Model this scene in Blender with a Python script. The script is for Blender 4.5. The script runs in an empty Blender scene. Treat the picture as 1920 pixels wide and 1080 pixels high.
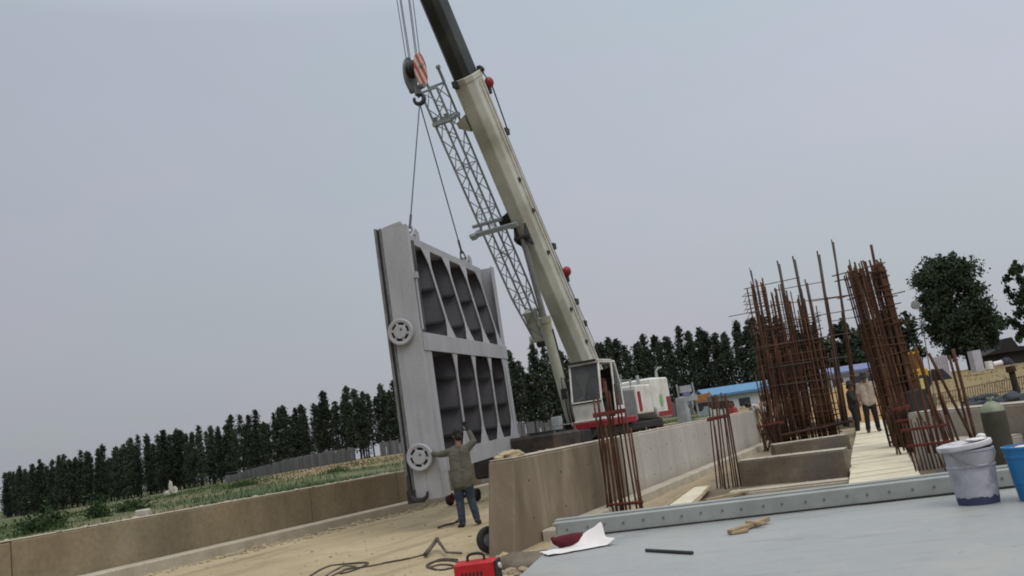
import bpy, bmesh, math, random
from mathutils import Vector, Matrix, Euler, noise as mnoise
R = math.radians
random.seed(7)
scn = bpy.context.scene
COL = scn.collection
V = Vector

# ------------------------------------------------------------------ camera
W_PX, F_PX = 1920.0, 1662.0
ROLL, PITCH, EYE = R(8.3), math.atan(275 / 1662.0), 1.52
CAM = V((0, 0, EYE))
_f = V((0, math.cos(PITCH), math.sin(PITCH)))
_u0 = V((0, -math.sin(PITCH), math.cos(PITCH)))
_r0 = V((1, 0, 0))
_r = math.cos(ROLL) * _r0 - math.sin(ROLL) * _u0
_u = math.sin(ROLL) * _r0 + math.cos(ROLL) * _u0
cd = bpy.data.cameras.new("camera")
cam = bpy.data.objects.new("camera", cd)
COL.objects.link(cam)
m = Matrix((_r, _u, -_f)).transposed().to_4x4()
m.translation = CAM
cam.matrix_world = m
cd.sensor_width = 36.0
cd.lens = 36.0 * F_PX / W_PX
cd.clip_end = 6000
cd.clip_start = 0.05
scn.camera = cam

def ray(px, py):
    return _f + _r * ((px - 960) / F_PX) + _u * ((540 - py) / F_PX)
def at(px, py, Y):                       # the point seen at a photo position, Y metres ahead
    d = ray(px, py); return CAM + d * (Y / d.y)
def gz(px, py, z=0.0):                   # the point seen at a photo position on the level z
    d = ray(px, py); return CAM + d * ((z - EYE) / d.z)

def sstep(a, b, x):
    t = max(0.0, min(1.0, (x - a) / (b - a)))
    return t * t * (3 - 2 * t)

# ------------------------------------------------------------------ materials
def mat(name, c1, c2=None, c3=None, rough=0.75, scale=4.0, detail=6, bump=0.0, bscale=None, metal=0.0,
        stain=None, stain_amt=0.5, stain_scale=1.2, stretch=(1, 1, 1), spec=0.3, coords='Object', fine=0.0, objvar=0.0):
    m = bpy.data.materials.new(name); m.use_nodes = True
    nt = m.node_tree; N = nt.nodes; L = nt.links
    b = N['Principled BSDF']
    b.inputs['Roughness'].default_value = rough
    b.inputs['Metallic'].default_value = metal
    b.inputs['Specular IOR Level'].default_value = spec
    tc = N.new('ShaderNodeTexCoord'); mp = N.new('ShaderNodeMapping')
    mp.inputs['Scale'].default_value = stretch
    L.new(tc.outputs[coords], mp.inputs['Vector'])
    no = N.new('ShaderNodeTexNoise'); no.inputs['Scale'].default_value = scale; no.inputs['Detail'].default_value = detail
    no.inputs['Roughness'].default_value = 0.6
    L.new(mp.outputs[0], no.inputs['Vector'])
    cr = N.new('ShaderNodeValToRGB')
    c2 = c2 or tuple(x * 0.75 for x in c1)
    cr.color_ramp.elements[0].position = 0.32; cr.color_ramp.elements[0].color = (*c2, 1)
    cr.color_ramp.elements[1].position = 0.62; cr.color_ramp.elements[1].color = (*c1, 1)
    if c3:
        e = cr.color_ramp.elements.new(0.75); e.color = (*c3, 1)
    L.new(no.outputs['Fac'], cr.inputs['Fac'])
    out = cr.outputs['Color']
    if stain:
        n2 = N.new('ShaderNodeTexNoise'); n2.inputs['Scale'].default_value = stain_scale; n2.inputs['Detail'].default_value = 5
        L.new(mp.outputs[0], n2.inputs['Vector'])
        r2 = N.new('ShaderNodeMapRange'); r2.inputs[1].default_value = 0.48; r2.inputs[2].default_value = 0.68
        r2.inputs[3].default_value = 0; r2.inputs[4].default_value = stain_amt
        L.new(n2.outputs['Fac'], r2.inputs[0])
        mx = N.new('ShaderNodeMix'); mx.data_type = 'RGBA'
        L.new(r2.outputs[0], mx.inputs['Factor']); L.new(out, mx.inputs['A']); mx.inputs['B'].default_value = (*stain, 1)
        out = mx.outputs['Result']
    if fine:
        n4 = N.new('ShaderNodeTexNoise'); n4.inputs['Scale'].default_value = scale * 14; n4.inputs['Detail'].default_value = 3
        L.new(tc.outputs[coords], n4.inputs['Vector'])
        r4 = N.new('ShaderNodeMapRange'); r4.inputs[1].default_value = 0.3; r4.inputs[2].default_value = 0.7
        r4.inputs[3].default_value = 1 - fine; r4.inputs[4].default_value = 1 + fine
        L.new(n4.outputs['Fac'], r4.inputs[0])
        vm = N.new('ShaderNodeVectorMath'); vm.operation = 'SCALE'
        L.new(out, vm.inputs[0]); L.new(r4.outputs[0], vm.inputs['Scale']); out = vm.outputs[0]
    if objvar:
        oi = N.new('ShaderNodeObjectInfo'); r5 = N.new('ShaderNodeMapRange')
        r5.inputs[3].default_value = 1 - objvar; r5.inputs[4].default_value = 1 + objvar
        L.new(oi.outputs['Random'], r5.inputs[0])
        vm = N.new('ShaderNodeVectorMath'); vm.operation = 'SCALE'
        L.new(out, vm.inputs[0]); L.new(r5.outputs[0], vm.inputs['Scale']); out = vm.outputs[0]
    L.new(out, b.inputs['Base Color'])
    if bump:
        n3 = N.new('ShaderNodeTexNoise'); n3.inputs['Scale'].default_value = bscale or scale * 5; n3.inputs['Detail'].default_value = 6
        L.new(mp.outputs[0], n3.inputs['Vector'])
        bp = N.new('ShaderNodeBump'); bp.inputs['Strength'].default_value = bump; bp.inputs['Distance'].default_value = 0.03
        L.new(n3.outputs['Fac'], bp.inputs['Height']); L.new(bp.outputs['Normal'], b.inputs['Normal'])
    m['out'] = 1
    return m

M = {}
def setup_materials():
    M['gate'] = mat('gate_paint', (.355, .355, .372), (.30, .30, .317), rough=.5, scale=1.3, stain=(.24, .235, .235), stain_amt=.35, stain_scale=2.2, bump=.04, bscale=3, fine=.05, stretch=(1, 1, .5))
    M['gate_shaded'] = mat('gate_paint_shaded', (.135, .129, .142), (.10, .096, .107), rough=.65, scale=1.6, stain=(.08, .075, .075), stain_amt=.5, stain_scale=1.3)  # same grey gate paint, darkened so the colour carries the shade inside the cells
    M['carrier'] = mat('carrier_paint', (.045, .038, .034), (.02, .018, .017), rough=.65, scale=2.5, stain=(.11, .075, .05), stain_amt=.7, stain_scale=1.8)
    M['gate_shadow'] = mat('gate_paint_shadow_line', (.05, .048, .053), (.035, .033, .037), rough=.65, scale=1.6)  # gate paint taken near black to draw the shadow lines along the ledges
    M['rubber'] = mat('rubber', (.025, .024, .024), rough=.7)
    M['dark'] = mat('dark_metal', (.035, .033, .033), (.02, .02, .02), rough=.55, scale=6)
    M['seal'] = mat('seal_rail', (.17, .18, .18), (.10, .11, .11), rough=.5, scale=5, stain=(.1, .06, .04), stain_amt=.5)
    M['deck'] = mat('deck_paint', (.268, .272, .268), (.222, .227, .227), (.31, .312, .305), rough=.46, scale=.9, detail=8, stain=(.29, .29, .28), stain_amt=.5, stain_scale=.9, bump=.05, bscale=2.5, fine=.05, spec=.5)
    M['deck_edge'] = mat('deck_edge_paint', (.27, .28, .265), (.215, .225, .21), rough=.5, scale=3.5, stain=(.33, .335, .32), stain_amt=.5, stain_scale=5, bump=.06)
    M['conc_grey'] = mat('concrete_pale', (.36, .33, .285), (.30, .27, .23), rough=.9, scale=1.0, stain=(.20, .155, .11), stain_amt=.55, stain_scale=.7, bump=.15, bscale=9, fine=.10, stretch=(1, 1, .45))
    M['conc_field'] = mat('concrete_field_wall', (.255, .205, .135), (.16, .125, .078), (.30, .25, .18), rough=.92, scale=.75, stain=(.12, .105, .075), stain_amt=.55, stain_scale=.5, bump=.2, bscale=8, fine=.12, stretch=(1, 1, .6))
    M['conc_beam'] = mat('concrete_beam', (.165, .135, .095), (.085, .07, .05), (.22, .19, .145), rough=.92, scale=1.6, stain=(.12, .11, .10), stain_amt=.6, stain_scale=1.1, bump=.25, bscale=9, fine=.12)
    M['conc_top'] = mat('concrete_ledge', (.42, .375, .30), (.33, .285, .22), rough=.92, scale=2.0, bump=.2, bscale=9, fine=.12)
    M['rust'] = mat('rusty_bar', (.095, .044, .024), (.052, .026, .016), (.15, .072, .036), rough=.9, scale=3, bump=.3, bscale=60, objvar=.35)
    M['pole'] = mat('scaffold_pole', (.085, .07, .06), (.05, .04, .034), rough=.7, scale=4, stain=(.11, .05, .03), stain_amt=.6)
    M['red_tie'] = mat('red_clamp', (.14, .025, .017), (.075, .018, .013), rough=.7, scale=8)
    M['boom'] = mat('boom_paint', (.50, .50, .43), (.38, .38, .31), rough=.5, scale=1.0, stain=(.17, .16, .09), stain_amt=.7, stain_scale=.55, bump=.03, fine=.05)
    M['boom_top'] = mat('boom_section', (.034, .037, .032), (.018, .019, .018), rough=.45, scale=1.2, stain=(.07, .075, .06), stain_amt=.5)
    M['white'] = mat('white_paint', (.72, .70, .66), (.60, .58, .53), rough=.45, scale=2.0, stain=(.32, .27, .2), stain_amt=.35, stain_scale=2.5)
    M['jib'] = mat('jib_paint', (.33, .35, .37), (.22, .235, .245), rough=.6, scale=3, stain=(.2, .2, .12), stain_amt=.4)
    M['red'] = mat('red_paint', (.30, .022, .032), (.19, .016, .022), rough=.45, scale=3)
    M['red_dark'] = mat('dark_red_cloth', (.10, .012, .018), (.06, .008, .012), rough=.9, scale=12, bump=.4, bscale=25)
    M['glass'] = mat('cab_glass', (.035, .037, .04), (.02, .022, .025), rough=.08, scale=.8, spec=.6)
    M['cab_in'] = mat('cab_interior', (.03, .022, .022), (.015, .012, .012), rough=.8, scale=4)
    M['steel'] = mat('bare_steel', (.24, .24, .23), (.16, .16, .16), rough=.45, metal=.4, scale=5)
    M['cable'] = mat('wire_rope', (.06, .06, .065), rough=.6)
    M['hose'] = mat('cable_sheath', (.075, .06, .045), (.05, .04, .03), rough=.8, scale=9, stain=(.16, .13, .09), stain_amt=.6, stain_scale=4)
    M['wood'] = mat('timber', (.34, .26, .155), (.22, .16, .09), rough=.85, scale=4, stretch=(1, 1, 1), bump=.2)
    M['plank'] = mat('walkway_panel', (.60, .545, .42), (.48, .42, .30), (.66, .61, .50), rough=.8, scale=2.2, stain=(.30, .25, .17), stain_amt=.4, stain_scale=2.6, bump=.12, objvar=.10)
    M['bark'] = mat('bark', (.04, .034, .028), (.022, .019, .016), rough=.95, scale=6, bump=.5)
    M['leaf'] = mat('poplar_leaf', (.050, .066, .042), (.024, .033, .025), (.075, .095, .055), rough=.85, scale=.9, objvar=.35, spec=.15)
    M['leaf2'] = mat('broad_leaf', (.044, .062, .036), (.019, .027, .018), (.068, .09, .05), rough=.8, scale=.8, objvar=.2, spec=.15)
    M['bush'] = mat('bush_leaf', (.05, .085, .03), (.02, .035, .014), rough=.8, scale=3, objvar=.3, spec=.15)
    M['grass'] = mat('grass_blade', (.075, .105, .034), (.038, .058, .02), (.13, .135, .05), rough=.85, scale=.35, spec=.15)
    M['fence'] = mat('fence_paint', (.125, .13, .135), (.06, .062, .066), rough=.8, scale=2.2, stretch=(1.6, .3, .06), stain=(.10, .085, .07), stain_amt=.5)
    M['fence_rod'] = mat('fence_rod', (.16, .12, .10), (.09, .065, .05), rough=.8, scale=5)
    M['skin'] = mat('skin', (.22, .115, .07), (.17, .085, .05), rough=.55, scale=8)
    M['hair'] = mat('hair', (.012, .011, .011), rough=.6, scale=30, bump=.4, bscale=60)
    M['shirt_grey'] = mat('grey_shirt', (.105, .10, .078), (.075, .07, .055), rough=.95, scale=5, stain=(.14, .13, .10), stain_amt=.5, stain_scale=6, bump=.4, bscale=14)
    M['shirt_cream'] = mat('cream_shirt', (.40, .33, .26), (.30, .24, .19), rough=.95, scale=6, bump=.4, bscale=14)
    M['shirt_red'] = mat('red_shirt', (.36, .05, .055), (.25, .03, .035), rough=.95, scale=6)
    M['shirt_white'] = mat('white_shirt', (.55, .53, .52), (.42, .40, .40), rough=.95, scale=6)
    M['shirt_dark'] = mat('dark_shirt', (.035, .03, .03), (.02, .018, .018), rough=.95, scale=6)
    M['jeans'] = mat('jeans', (.036, .048, .072), (.020, .027, .042), rough=.95, scale=7, stain=(.055, .065, .08), stain_amt=.5, stain_scale=5, bump=.35, bscale=16)
    M['trousers'] = mat('dark_trousers', (.018, .018, .021), (.012, .012, .014), rough=.95, scale=7)
    M['glove'] = mat('dark_glove', (.022, .02, .02), rough=.9)
    M['welder'] = mat('welder_red', (.50, .02, .025), (.36, .014, .018), rough=.4, scale=4, stain=(.2, .05, .04), stain_amt=.3, stain_scale=5)
    M['blue_plastic'] = mat('blue_plastic', (.012, .17, .40), (.01, .14, .34), rough=.4, scale=3, spec=.5)
    M['paper'] = mat('white_paper', (.68, .64, .63), (.60, .56, .55), rough=.9, scale=6)
    M['cyl'] = mat('cylinder_paint', (.062, .058, .038), (.04, .036, .025), rough=.6, scale=4, stain=(.10, .075, .05), stain_amt=.6)
    M['cyl_top'] = mat('cylinder_shoulder', (.25, .27, .19), (.16, .17, .11), rough=.55, scale=9)
    M['blue_roof'] = mat('blue_roof', (.09, .22, .37), (.06, .17, .30), rough=.5, scale=3)
    M['blue_roof2'] = mat('violet_blue_roof', (.17, .20, .36), (.12, .145, .28), rough=.5, scale=3)
    M['shed'] = mat('shed_wall', (.50, .52, .52), (.42, .44, .44), rough=.7, scale=2)
    M['orange'] = mat('orange_paint', (.32, .14, .04), (.22, .09, .03), rough=.6, scale=3)
    M['yellow'] = mat('yellow_paint', (.55, .32, .02), (.40, .22, .02), rough=.5, scale=3)
    M['pale_yellow'] = mat('pale_yellow_board', (.50, .47, .18), (.42, .38, .15), rough=.8, scale=3)
    M['lilac'] = mat('lilac_sheet', (.42, .40, .45), (.34, .32, .36), rough=.7, scale=2)
    M['tarp'] = mat('dark_tarp', (.04, .047, .058), (.02, .022, .026), (.10, .10, .11), rough=.6, scale=4, bump=.4)
    M['stone'] = mat('pale_stone', (.45, .42, .36), (.33, .30, .25), rough=.9, scale=4, bump=.3)
    M['sand'] = mat('sand_heap', (.42, .27, .13), (.33, .20, .095), rough=.95, scale=3, bump=.4)
    M['rubble'] = mat('rubble', (.38, .31, .21), (.27, .215, .145), rough=.95, scale=.8, detail=2)
    M['shed_dark'] = mat('dark_shed', (.028, .024, .026), (.018, .016, .017), rough=.8, scale=2)
setup_materials()

def node_edit(m):
    return m.node_tree.nodes, m.node_tree.links, m.node_tree.nodes['Principled BSDF']

def ground_material():
    m = bpy.data.materials.new('dry_earth'); m.use_nodes = True
    N, L, b = node_edit(m)
    b.inputs['Roughness'].default_value = .95; b.inputs['Specular IOR Level'].default_value = .1
    tc = N.new('ShaderNodeNewGeometry')
    pos = tc.outputs['Position']
    # wheel ruts follow the wall direction
    mp = N.new('ShaderNodeMapping'); mp.inputs['Rotation'].default_value = (0, 0, R(28)); L.new(pos, mp.inputs['Vector'])
    mp2 = N.new('ShaderNodeMapping'); mp2.inputs['Scale'].default_value = (1.5, .12, 1); L.new(mp.outputs[0], mp2.inputs['Vector'])
    def noise(src, scale, det=6, rough=.6):
        n = N.new('ShaderNodeTexNoise'); n.inputs['Scale'].default_value = scale; n.inputs['Detail'].default_value = det
        n.inputs['Roughness'].default_value = rough; L.new(src, n.inputs['Vector']); return n.outputs['Fac']
    def rng(src, a, b_, c=0, d=1):
        n = N.new('ShaderNodeMapRange'); n.inputs[1].default_value = a; n.inputs[2].default_value = b_
        n.inputs[3].default_value = c; n.inputs[4].default_value = d; L.new(src, n.inputs[0]); return n.outputs[0]
    def mix(f, a, b_):
        n = N.new('ShaderNodeMix'); n.data_type = 'RGBA'; L.new(f, n.inputs['Factor'])
        for s, k in ((a, 'A'), (b_, 'B')):
            if isinstance(s, tuple): n.inputs[k].default_value = (*s, 1)
            else: L.new(s, n.inputs[k])
        return n.outputs['Result']
    c = mix(rng(noise(pos, .35), .35, .65), (.36, .285, .175), (.45, .36, .235))
    c = mix(rng(noise(pos, 1.9, 8), .5, .72, 0, .5), c, (.25, .195, .12))
    c = mix(rng(noise(mp2.outputs[0], 1.1, 4), .52, .70, 0, .7), c, (.23, .18, .115))
    c = mix(rng(noise(pos, 9, 6), .56, .75, 0, .5), c, (.50, .43, .32))
    c = mix(rng(noise(pos, 38, 3), .60, .74, 0, .55), c, (.19, .15, .105))
    sx = N.new('ShaderNodeSeparateXYZ'); L.new(pos, sx.inputs[0])
    c = mix(rng(sx.outputs['Y'], 26, 44, 0, .9), c, mix(rng(noise(pos, .25, 8), .35, .65), (.255, .182, .10), (.21, .165, .085)))
    c = mix(rng(sx.outputs['Y'], 90, 160, 0, .9), c, (.10, .12, .05))
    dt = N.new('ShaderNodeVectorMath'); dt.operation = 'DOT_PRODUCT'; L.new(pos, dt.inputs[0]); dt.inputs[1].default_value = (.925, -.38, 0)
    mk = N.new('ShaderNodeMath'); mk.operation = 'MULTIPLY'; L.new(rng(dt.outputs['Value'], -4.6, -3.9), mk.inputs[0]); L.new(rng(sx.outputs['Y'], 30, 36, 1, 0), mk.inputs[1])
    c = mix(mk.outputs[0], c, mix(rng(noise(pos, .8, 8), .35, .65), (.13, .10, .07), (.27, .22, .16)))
    L.new(c, b.inputs['Base Color'])
    bp = N.new('ShaderNodeBump'); bp.inputs['Strength'].default_value = .55; bp.inputs['Distance'].default_value = .05
    ad = N.new('ShaderNodeMath'); ad.operation = 'ADD'
    L.new(noise(pos, 6, 8), ad.inputs[0]); L.new(noise(pos, 30, 4), ad.inputs[1])
    L.new(ad.outputs[0], bp.inputs['Height']); L.new(bp.outputs['Normal'], b.inputs['Normal'])
    return m

def field_material():
    m = mat('field_earth', (.072, .095, .034), (.04, .058, .021), (.15, .125, .065), rough=.95, scale=.28, detail=8, coords='Object',
            stain=(.20, .14, .08), stain_amt=.85, stain_scale=.16, bump=.6, bscale=5, fine=.25)
    N, L, b = node_edit(m)
    src = b.inputs['Base Color'].links[0].from_socket
    tc = N.new('ShaderNodeTexCoord'); dt = N.new('ShaderNodeVectorMath'); dt.operation = 'DOT_PRODUCT'; L.new(tc.outputs['Object'], dt.inputs[0]); dt.inputs[1].default_value = tuple(LW_N)
    no = N.new('ShaderNodeTexNoise'); no.inputs['Scale'].default_value = .35; L.new(tc.outputs['Object'], no.inputs['Vector'])
    ad = N.new('ShaderNodeMath'); ad.operation = 'MULTIPLY_ADD'; ad.inputs[1].default_value = 16; L.new(no.outputs['Fac'], ad.inputs[0]); L.new(dt.outputs['Value'], ad.inputs[2])
    d0 = LW_A.dot(LW_N)
    mr = N.new('ShaderNodeMapRange'); mr.inputs[1].default_value = d0 + 24; mr.inputs[2].default_value = d0 + 30; L.new(ad.outputs[0], mr.inputs[0])
    sx = N.new('ShaderNodeSeparateXYZ'); L.new(tc.outputs['Object'], sx.inputs[0])
    dv = N.new('ShaderNodeMath'); dv.operation = 'DIVIDE'; L.new(sx.outputs['X'], dv.inputs[0]); L.new(sx.outputs['Y'], dv.inputs[1])
    m2 = N.new('ShaderNodeMapRange'); m2.inputs[1].default_value = -.34; m2.inputs[2].default_value = -.26; L.new(dv.outputs[0], m2.inputs[0])
    mu = N.new('ShaderNodeMath'); mu.operation = 'MULTIPLY'; L.new(mr.outputs[0], mu.inputs[0]); L.new(m2.outputs[0], mu.inputs[1])
    mx = N.new('ShaderNodeMix'); mx.data_type = 'RGBA'; L.new(mu.outputs[0], mx.inputs['Factor']); L.new(src, mx.inputs['A']); mx.inputs['B'].default_value = (.215, .155, .085, 1)
    L.new(mx.outputs['Result'], b.inputs['Base Color'])
    return m

def striped_material(name, ca, cb, period, d):
    m = bpy.data.materials.new(name); m.use_nodes = True
    N, L, b = node_edit(m)
    b.inputs['Roughness'].default_value = .55
    tc = N.new('ShaderNodeTexCoord'); dt = N.new('ShaderNodeVectorMath'); dt.operation = 'DOT_PRODUCT'
    L.new(tc.outputs['Object'], dt.inputs[0]); dt.inputs[1].default_value = d
    pp = N.new('ShaderNodeMath'); pp.operation = 'PINGPONG'; pp.inputs[1].default_value = period; L.new(dt.outputs['Value'], pp.inputs[0])
    cr = N.new('ShaderNodeValToRGB'); cr.color_ramp.elements[0].position = period*.47; cr.color_ramp.elements[1].position = period*.53
    cr.color_ramp.elements[0].color = (*ca, 1); cr.color_ramp.elements[1].color = (*cb, 1)
    no = N.new('ShaderNodeTexNoise'); no.inputs['Scale'].default_value = 9; L.new(tc.outputs['Object'], no.inputs['Vector'])
    mx = N.new('ShaderNodeMix'); mx.data_type = 'RGBA'; mr = N.new('ShaderNodeMapRange'); mr.inputs[1].default_value = .5; mr.inputs[2].default_value = .75; mr.inputs[4].default_value = .5
    L.new(no.outputs['Fac'], mr.inputs[0]); L.new(mr.outputs[0], mx.inputs['Factor']); L.new(pp.outputs[0], cr.inputs['Fac']); L.new(cr.outputs['Color'], mx.inputs['A']); mx.inputs['B'].default_value = (.16, .09, .07, 1)
    L.new(mx.outputs['Result'], b.inputs['Base Color'])
    return m

def main_wall_material():
    # concrete whose near third is brown and stained, the far part cleaner grey (object X runs along the wall)
    m = mat('lock_wall_concrete', (.44, .41, .36), (.36, .335, .29), (.49, .46, .41), rough=.9, scale=.9, detail=8, bump=.18, bscale=8, fine=.09, stretch=(1, 1, .3))
    N, L, b = node_edit(m)
    src = b.inputs['Base Color'].links[0].from_socket
    tc = N.new('ShaderNodeTexCoord'); sx = N.new('ShaderNodeSeparateXYZ'); L.new(tc.outputs['Object'], sx.inputs[0])
    def rng(s, a, b_, c, d):
        n = N.new('ShaderNodeMapRange'); n.inputs[1].default_value = a; n.inputs[2].default_value = b_
        n.inputs[3].default_value = c; n.inputs[4].default_value = d; L.new(s, n.inputs[0]); return n.outputs[0]
    mp = N.new('ShaderNodeMapping'); mp.inputs['Scale'].default_value = (1.15, 1.15, .42); L.new(tc.outputs['Object'], mp.inputs['Vector'])
    n = N.new('ShaderNodeTexNoise'); n.inputs['Scale'].default_value = 1.25; n.inputs['Detail'].default_value = 10; n.inputs['Roughness'].default_value = .66; n.inputs['Distortion'].default_value = .5; L.new(mp.outputs[0], n.inputs['Vector'])
    cr = N.new('ShaderNodeValToRGB')
    for e, (p, c) in zip([cr.color_ramp.elements[0], cr.color_ramp.elements[1]], ((.3, (.075, .048, .023)), (.7, (.25, .195, .13)))):
        e.position = p; e.color = (*c, 1)
    e = cr.color_ramp.elements.new(.5); e.color = (.145, .105, .062, 1)
    L.new(n.outputs['Fac'], cr.inputs['Fac'])
    mx = N.new('ShaderNodeMix'); mx.data_type = 'RGBA'
    L.new(rng(sx.outputs['X'], 4.9, 5.15, .88, .0), mx.inputs['Factor']); L.new(src, mx.inputs['A']); L.new(cr.outputs['Color'], mx.inputs['B'])
    # formwork joints
    w = N.new('ShaderNodeMath'); w.operation = 'PINGPONG'; w.inputs[1].default_value = .61; L.new(sx.outputs['X'], w.inputs[0])
    j = rng(w.outputs[0], 0.0, .03, .45, 0)
    mx2 = N.new('ShaderNodeMix'); mx2.data_type = 'RGBA'; L.new(j, mx2.inputs['Factor']); L.new(mx.outputs['Result'], mx2.inputs['A'])
    mx2.inputs['B'].default_value = (.13, .105, .075, 1)
    # darker brown towards the foot
    mx3 = N.new('ShaderNodeMix'); mx3.data_type = 'RGBA'
    L.new(rng(sx.outputs['Z'], .05, .4, .5, 0), mx3.inputs['Factor']); L.new(mx2.outputs['Result'], mx3.inputs['A'])
    mx3.inputs['B'].default_value = (.16, .12, .085, 1)
    L.new(mx3.outputs['Result'], b.inputs['Base Color'])
    return m

# ------------------------------------------------------------------ mesh helpers
class MB:
    def __init__(self): self.bm = bmesh.new()
    def verts_faces(self, vs, fs):
        b = [self.bm.verts.new(v) for v in vs]
        for f in fs:
            try: self.bm.faces.new([b[i] for i in f])
            except ValueError: pass
    def box(self, lo, hi, T=None):
        (x0, y0, z0), (x1, y1, z1) = lo, hi
        vs = [V(p) for p in ((x0,y0,z0),(x1,y0,z0),(x1,y1,z0),(x0,y1,z0),(x0,y0,z1),(x1,y0,z1),(x1,y1,z1),(x0,y1,z1))]
        if T: vs = [T @ v for v in vs]
        self.verts_faces(vs, [(0,3,2,1),(4,5,6,7),(0,1,5,4),(1,2,6,5),(2,3,7,6),(3,0,4,7)]); return self
    def hexa(self, b4, t4):
        self.verts_faces([V(p) for p in list(b4) + list(t4)], [(0,3,2,1),(4,5,6,7),(0,1,5,4),(1,2,6,5),(2,3,7,6),(3,0,4,7)]); return self
    def bar(self, p, q, w, h=None, up=(0, 0, 1)):
        p, q = V(p), V(q); h = h or w
        d = (q - p).normalized(); up = V(up)
        if abs(d.dot(up)) > .98: up = V((0, 1, 0))
        s = d.cross(up).normalized(); u = s.cross(d)
        c = [(-1,-1),(1,-1),(1,1),(-1,1)]
        self.hexa([p + s*a*w/2 + u*b*h/2 for a, b in c], [q + s*a*w/2 + u*b*h/2 for a, b in c]); return self
    def tube(self, p, q, r0, r1=None, n=10, cap=True):
        p, q = V(p), V(q); r1 = r0 if r1 is None else r1
        d = (q - p).normalized(); a = d.orthogonal().normalized(); b = d.cross(a)
        vs = []
        for c, r in ((p, r0), (q, r1)):
            for i in range(n):
                t = 2*math.pi*i/n; vs.append(c + a*r*math.cos(t) + b*r*math.sin(t))
        fs = [(i, (i+1) % n, n+(i+1) % n, n+i) for i in range(n)]
        if cap: fs += [tuple(reversed(range(n))), tuple(range(n, 2*n))]
        self.verts_faces(vs, fs); return self
    def path(self, pts, r, n=7, closed=False):
        pts = [V(p) for p in pts]; rings = []; k = len(pts)
        rr = r if isinstance(r, (list, tuple)) else [r]*k
        a = None; vs = []
        for i in range(k):
            d = (pts[min(i+1, k-1)] - pts[max(i-1, 0)]).normalized()
            if a is None: a = d.orthogonal().normalized()
            else: a = (a - d*a.dot(d)).normalized()
            b = d.cross(a)
            for j in range(n):
                t = 2*math.pi*j/n; vs.append(pts[i] + (a*math.cos(t) + b*math.sin(t))*rr[i])
        fs = [(i*n+j, i*n+(j+1) % n, (i+1)*n+(j+1) % n, (i+1)*n+j) for i in range(k-1) for j in range(n)]
        fs += [tuple(reversed(range(n))), tuple((k-1)*n+j for j in range(n))]
        self.verts_faces(vs, fs); return self
    def prism(self, poly, d, T=None):           # polygon (list of 3d points) pushed along d
        d = V(d); vs = [V(p) for p in poly] + [V(p) + d for p in poly]; n = len(poly)
        if T: vs = [T @ v for v in vs]
        self.verts_faces(vs, [tuple(reversed(range(n))), tuple(range(n, 2*n))] + [(i, (i+1) % n, n+(i+1) % n, n+i) for i in range(n)]); return self
    def lathe(self, prof, n=24, T=None, cap=True):      # profile of (r, z)
        vs = []
        for r, z in prof:
            for i in range(n):
                t = 2*math.pi*i/n; vs.append(V((r*math.cos(t), r*math.sin(t), z)))
        if T: vs = [T @ v for v in vs]
        k = len(prof)
        fs = [(i*n+j, i*n+(j+1) % n, (i+1)*n+(j+1) % n, (i+1)*n+j) for i in range(k-1) for j in range(n)]
        if cap: fs += [tuple(reversed(range(n))), tuple((k-1)*n+j for j in range(n))]
        self.verts_faces(vs, fs); return self
    def ball(self, c, r, sub=2, sc=(1, 1, 1), rough=0, seed=0):
        g = bmesh.ops.create_icosphere(self.bm, subdivisions=sub, radius=1)
        for v in g['verts']:
            k = 1 + (rough * mnoise.noise(v.co*1.7 + V((seed*3.1, seed*7.7, 0))) if rough else 0)
            v.co = V(c) + V((v.co.x*r*sc[0], v.co.y*r*sc[1], v.co.z*r*sc[2])) * k
        return self
    def build(self, name, material, parent=None, smooth=False, bevel=0, world=False):
        bm = self.bm
        bmesh.ops.recalc_face_normals(bm, faces=bm.faces[:])
        if bevel:
            ed = [e for e in bm.edges if len(e.link_faces) == 2 and e.calc_face_angle(0) > .6]
            bmesh.ops.bevel(bm, geom=ed, offset=bevel, segments=1, affect='EDGES', clamp_overlap=True)
        if world and parent is not None:
            bm.transform(root_of(parent).matrix_basis.inverted())
        me = bpy.data.meshes.new(name); bm.to_mesh(me); bm.free()
        if smooth:
            for p in me.polygons: p.use_smooth = True
            if smooth == 'auto':
                try: me.set_sharp_from_angle(angle=R(40))
                except Exception: pass
        o = bpy.data.objects.new(name, me); COL.objects.link(o)
        me.materials.append(material)
        if parent is not None: o.parent = parent
        return o

def smooth_path(pts, k=6):
    out = []
    for i in range(len(pts)-1):
        p0, p1, p2, p3 = pts[max(i-1, 0)], pts[i], pts[i+1], pts[min(i+2, len(pts)-1)]
        for j in range(k):
            s = j/k; out.append(.5*((2*p1) + (p2-p0)*s + (2*p0-5*p1+4*p2-p3)*s*s + (3*p1-p0-3*p2+p3)*s**3))
    out.append(pts[-1]); return out
def root_of(o):
    while o.parent is not None: o = o.parent
    return o
def tag(o, label=None, cat=None, group=None, kind=None):
    if label: o['label'] = label
    if cat: o['category'] = cat
    if group: o['group'] = group
    if kind: o['kind'] = kind
    return o
def thing(name, label, cat, loc=(0, 0, 0), rot=None, group=None):
    o = bpy.data.objects.new(name, None); COL.objects.link(o)
    o.empty_display_size = .1
    mtx = Matrix.Translation(V(loc))
    if rot is not None: mtx = mtx @ rot.to_4x4()
    o.matrix_basis = mtx
    return tag(o, label, cat, group)
def copy_tree(o, parent=None):
    c = o.copy(); COL.objects.link(c); c.parent = parent
    for ch in list(o.children): copy_tree(ch, c)
    return c
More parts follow.
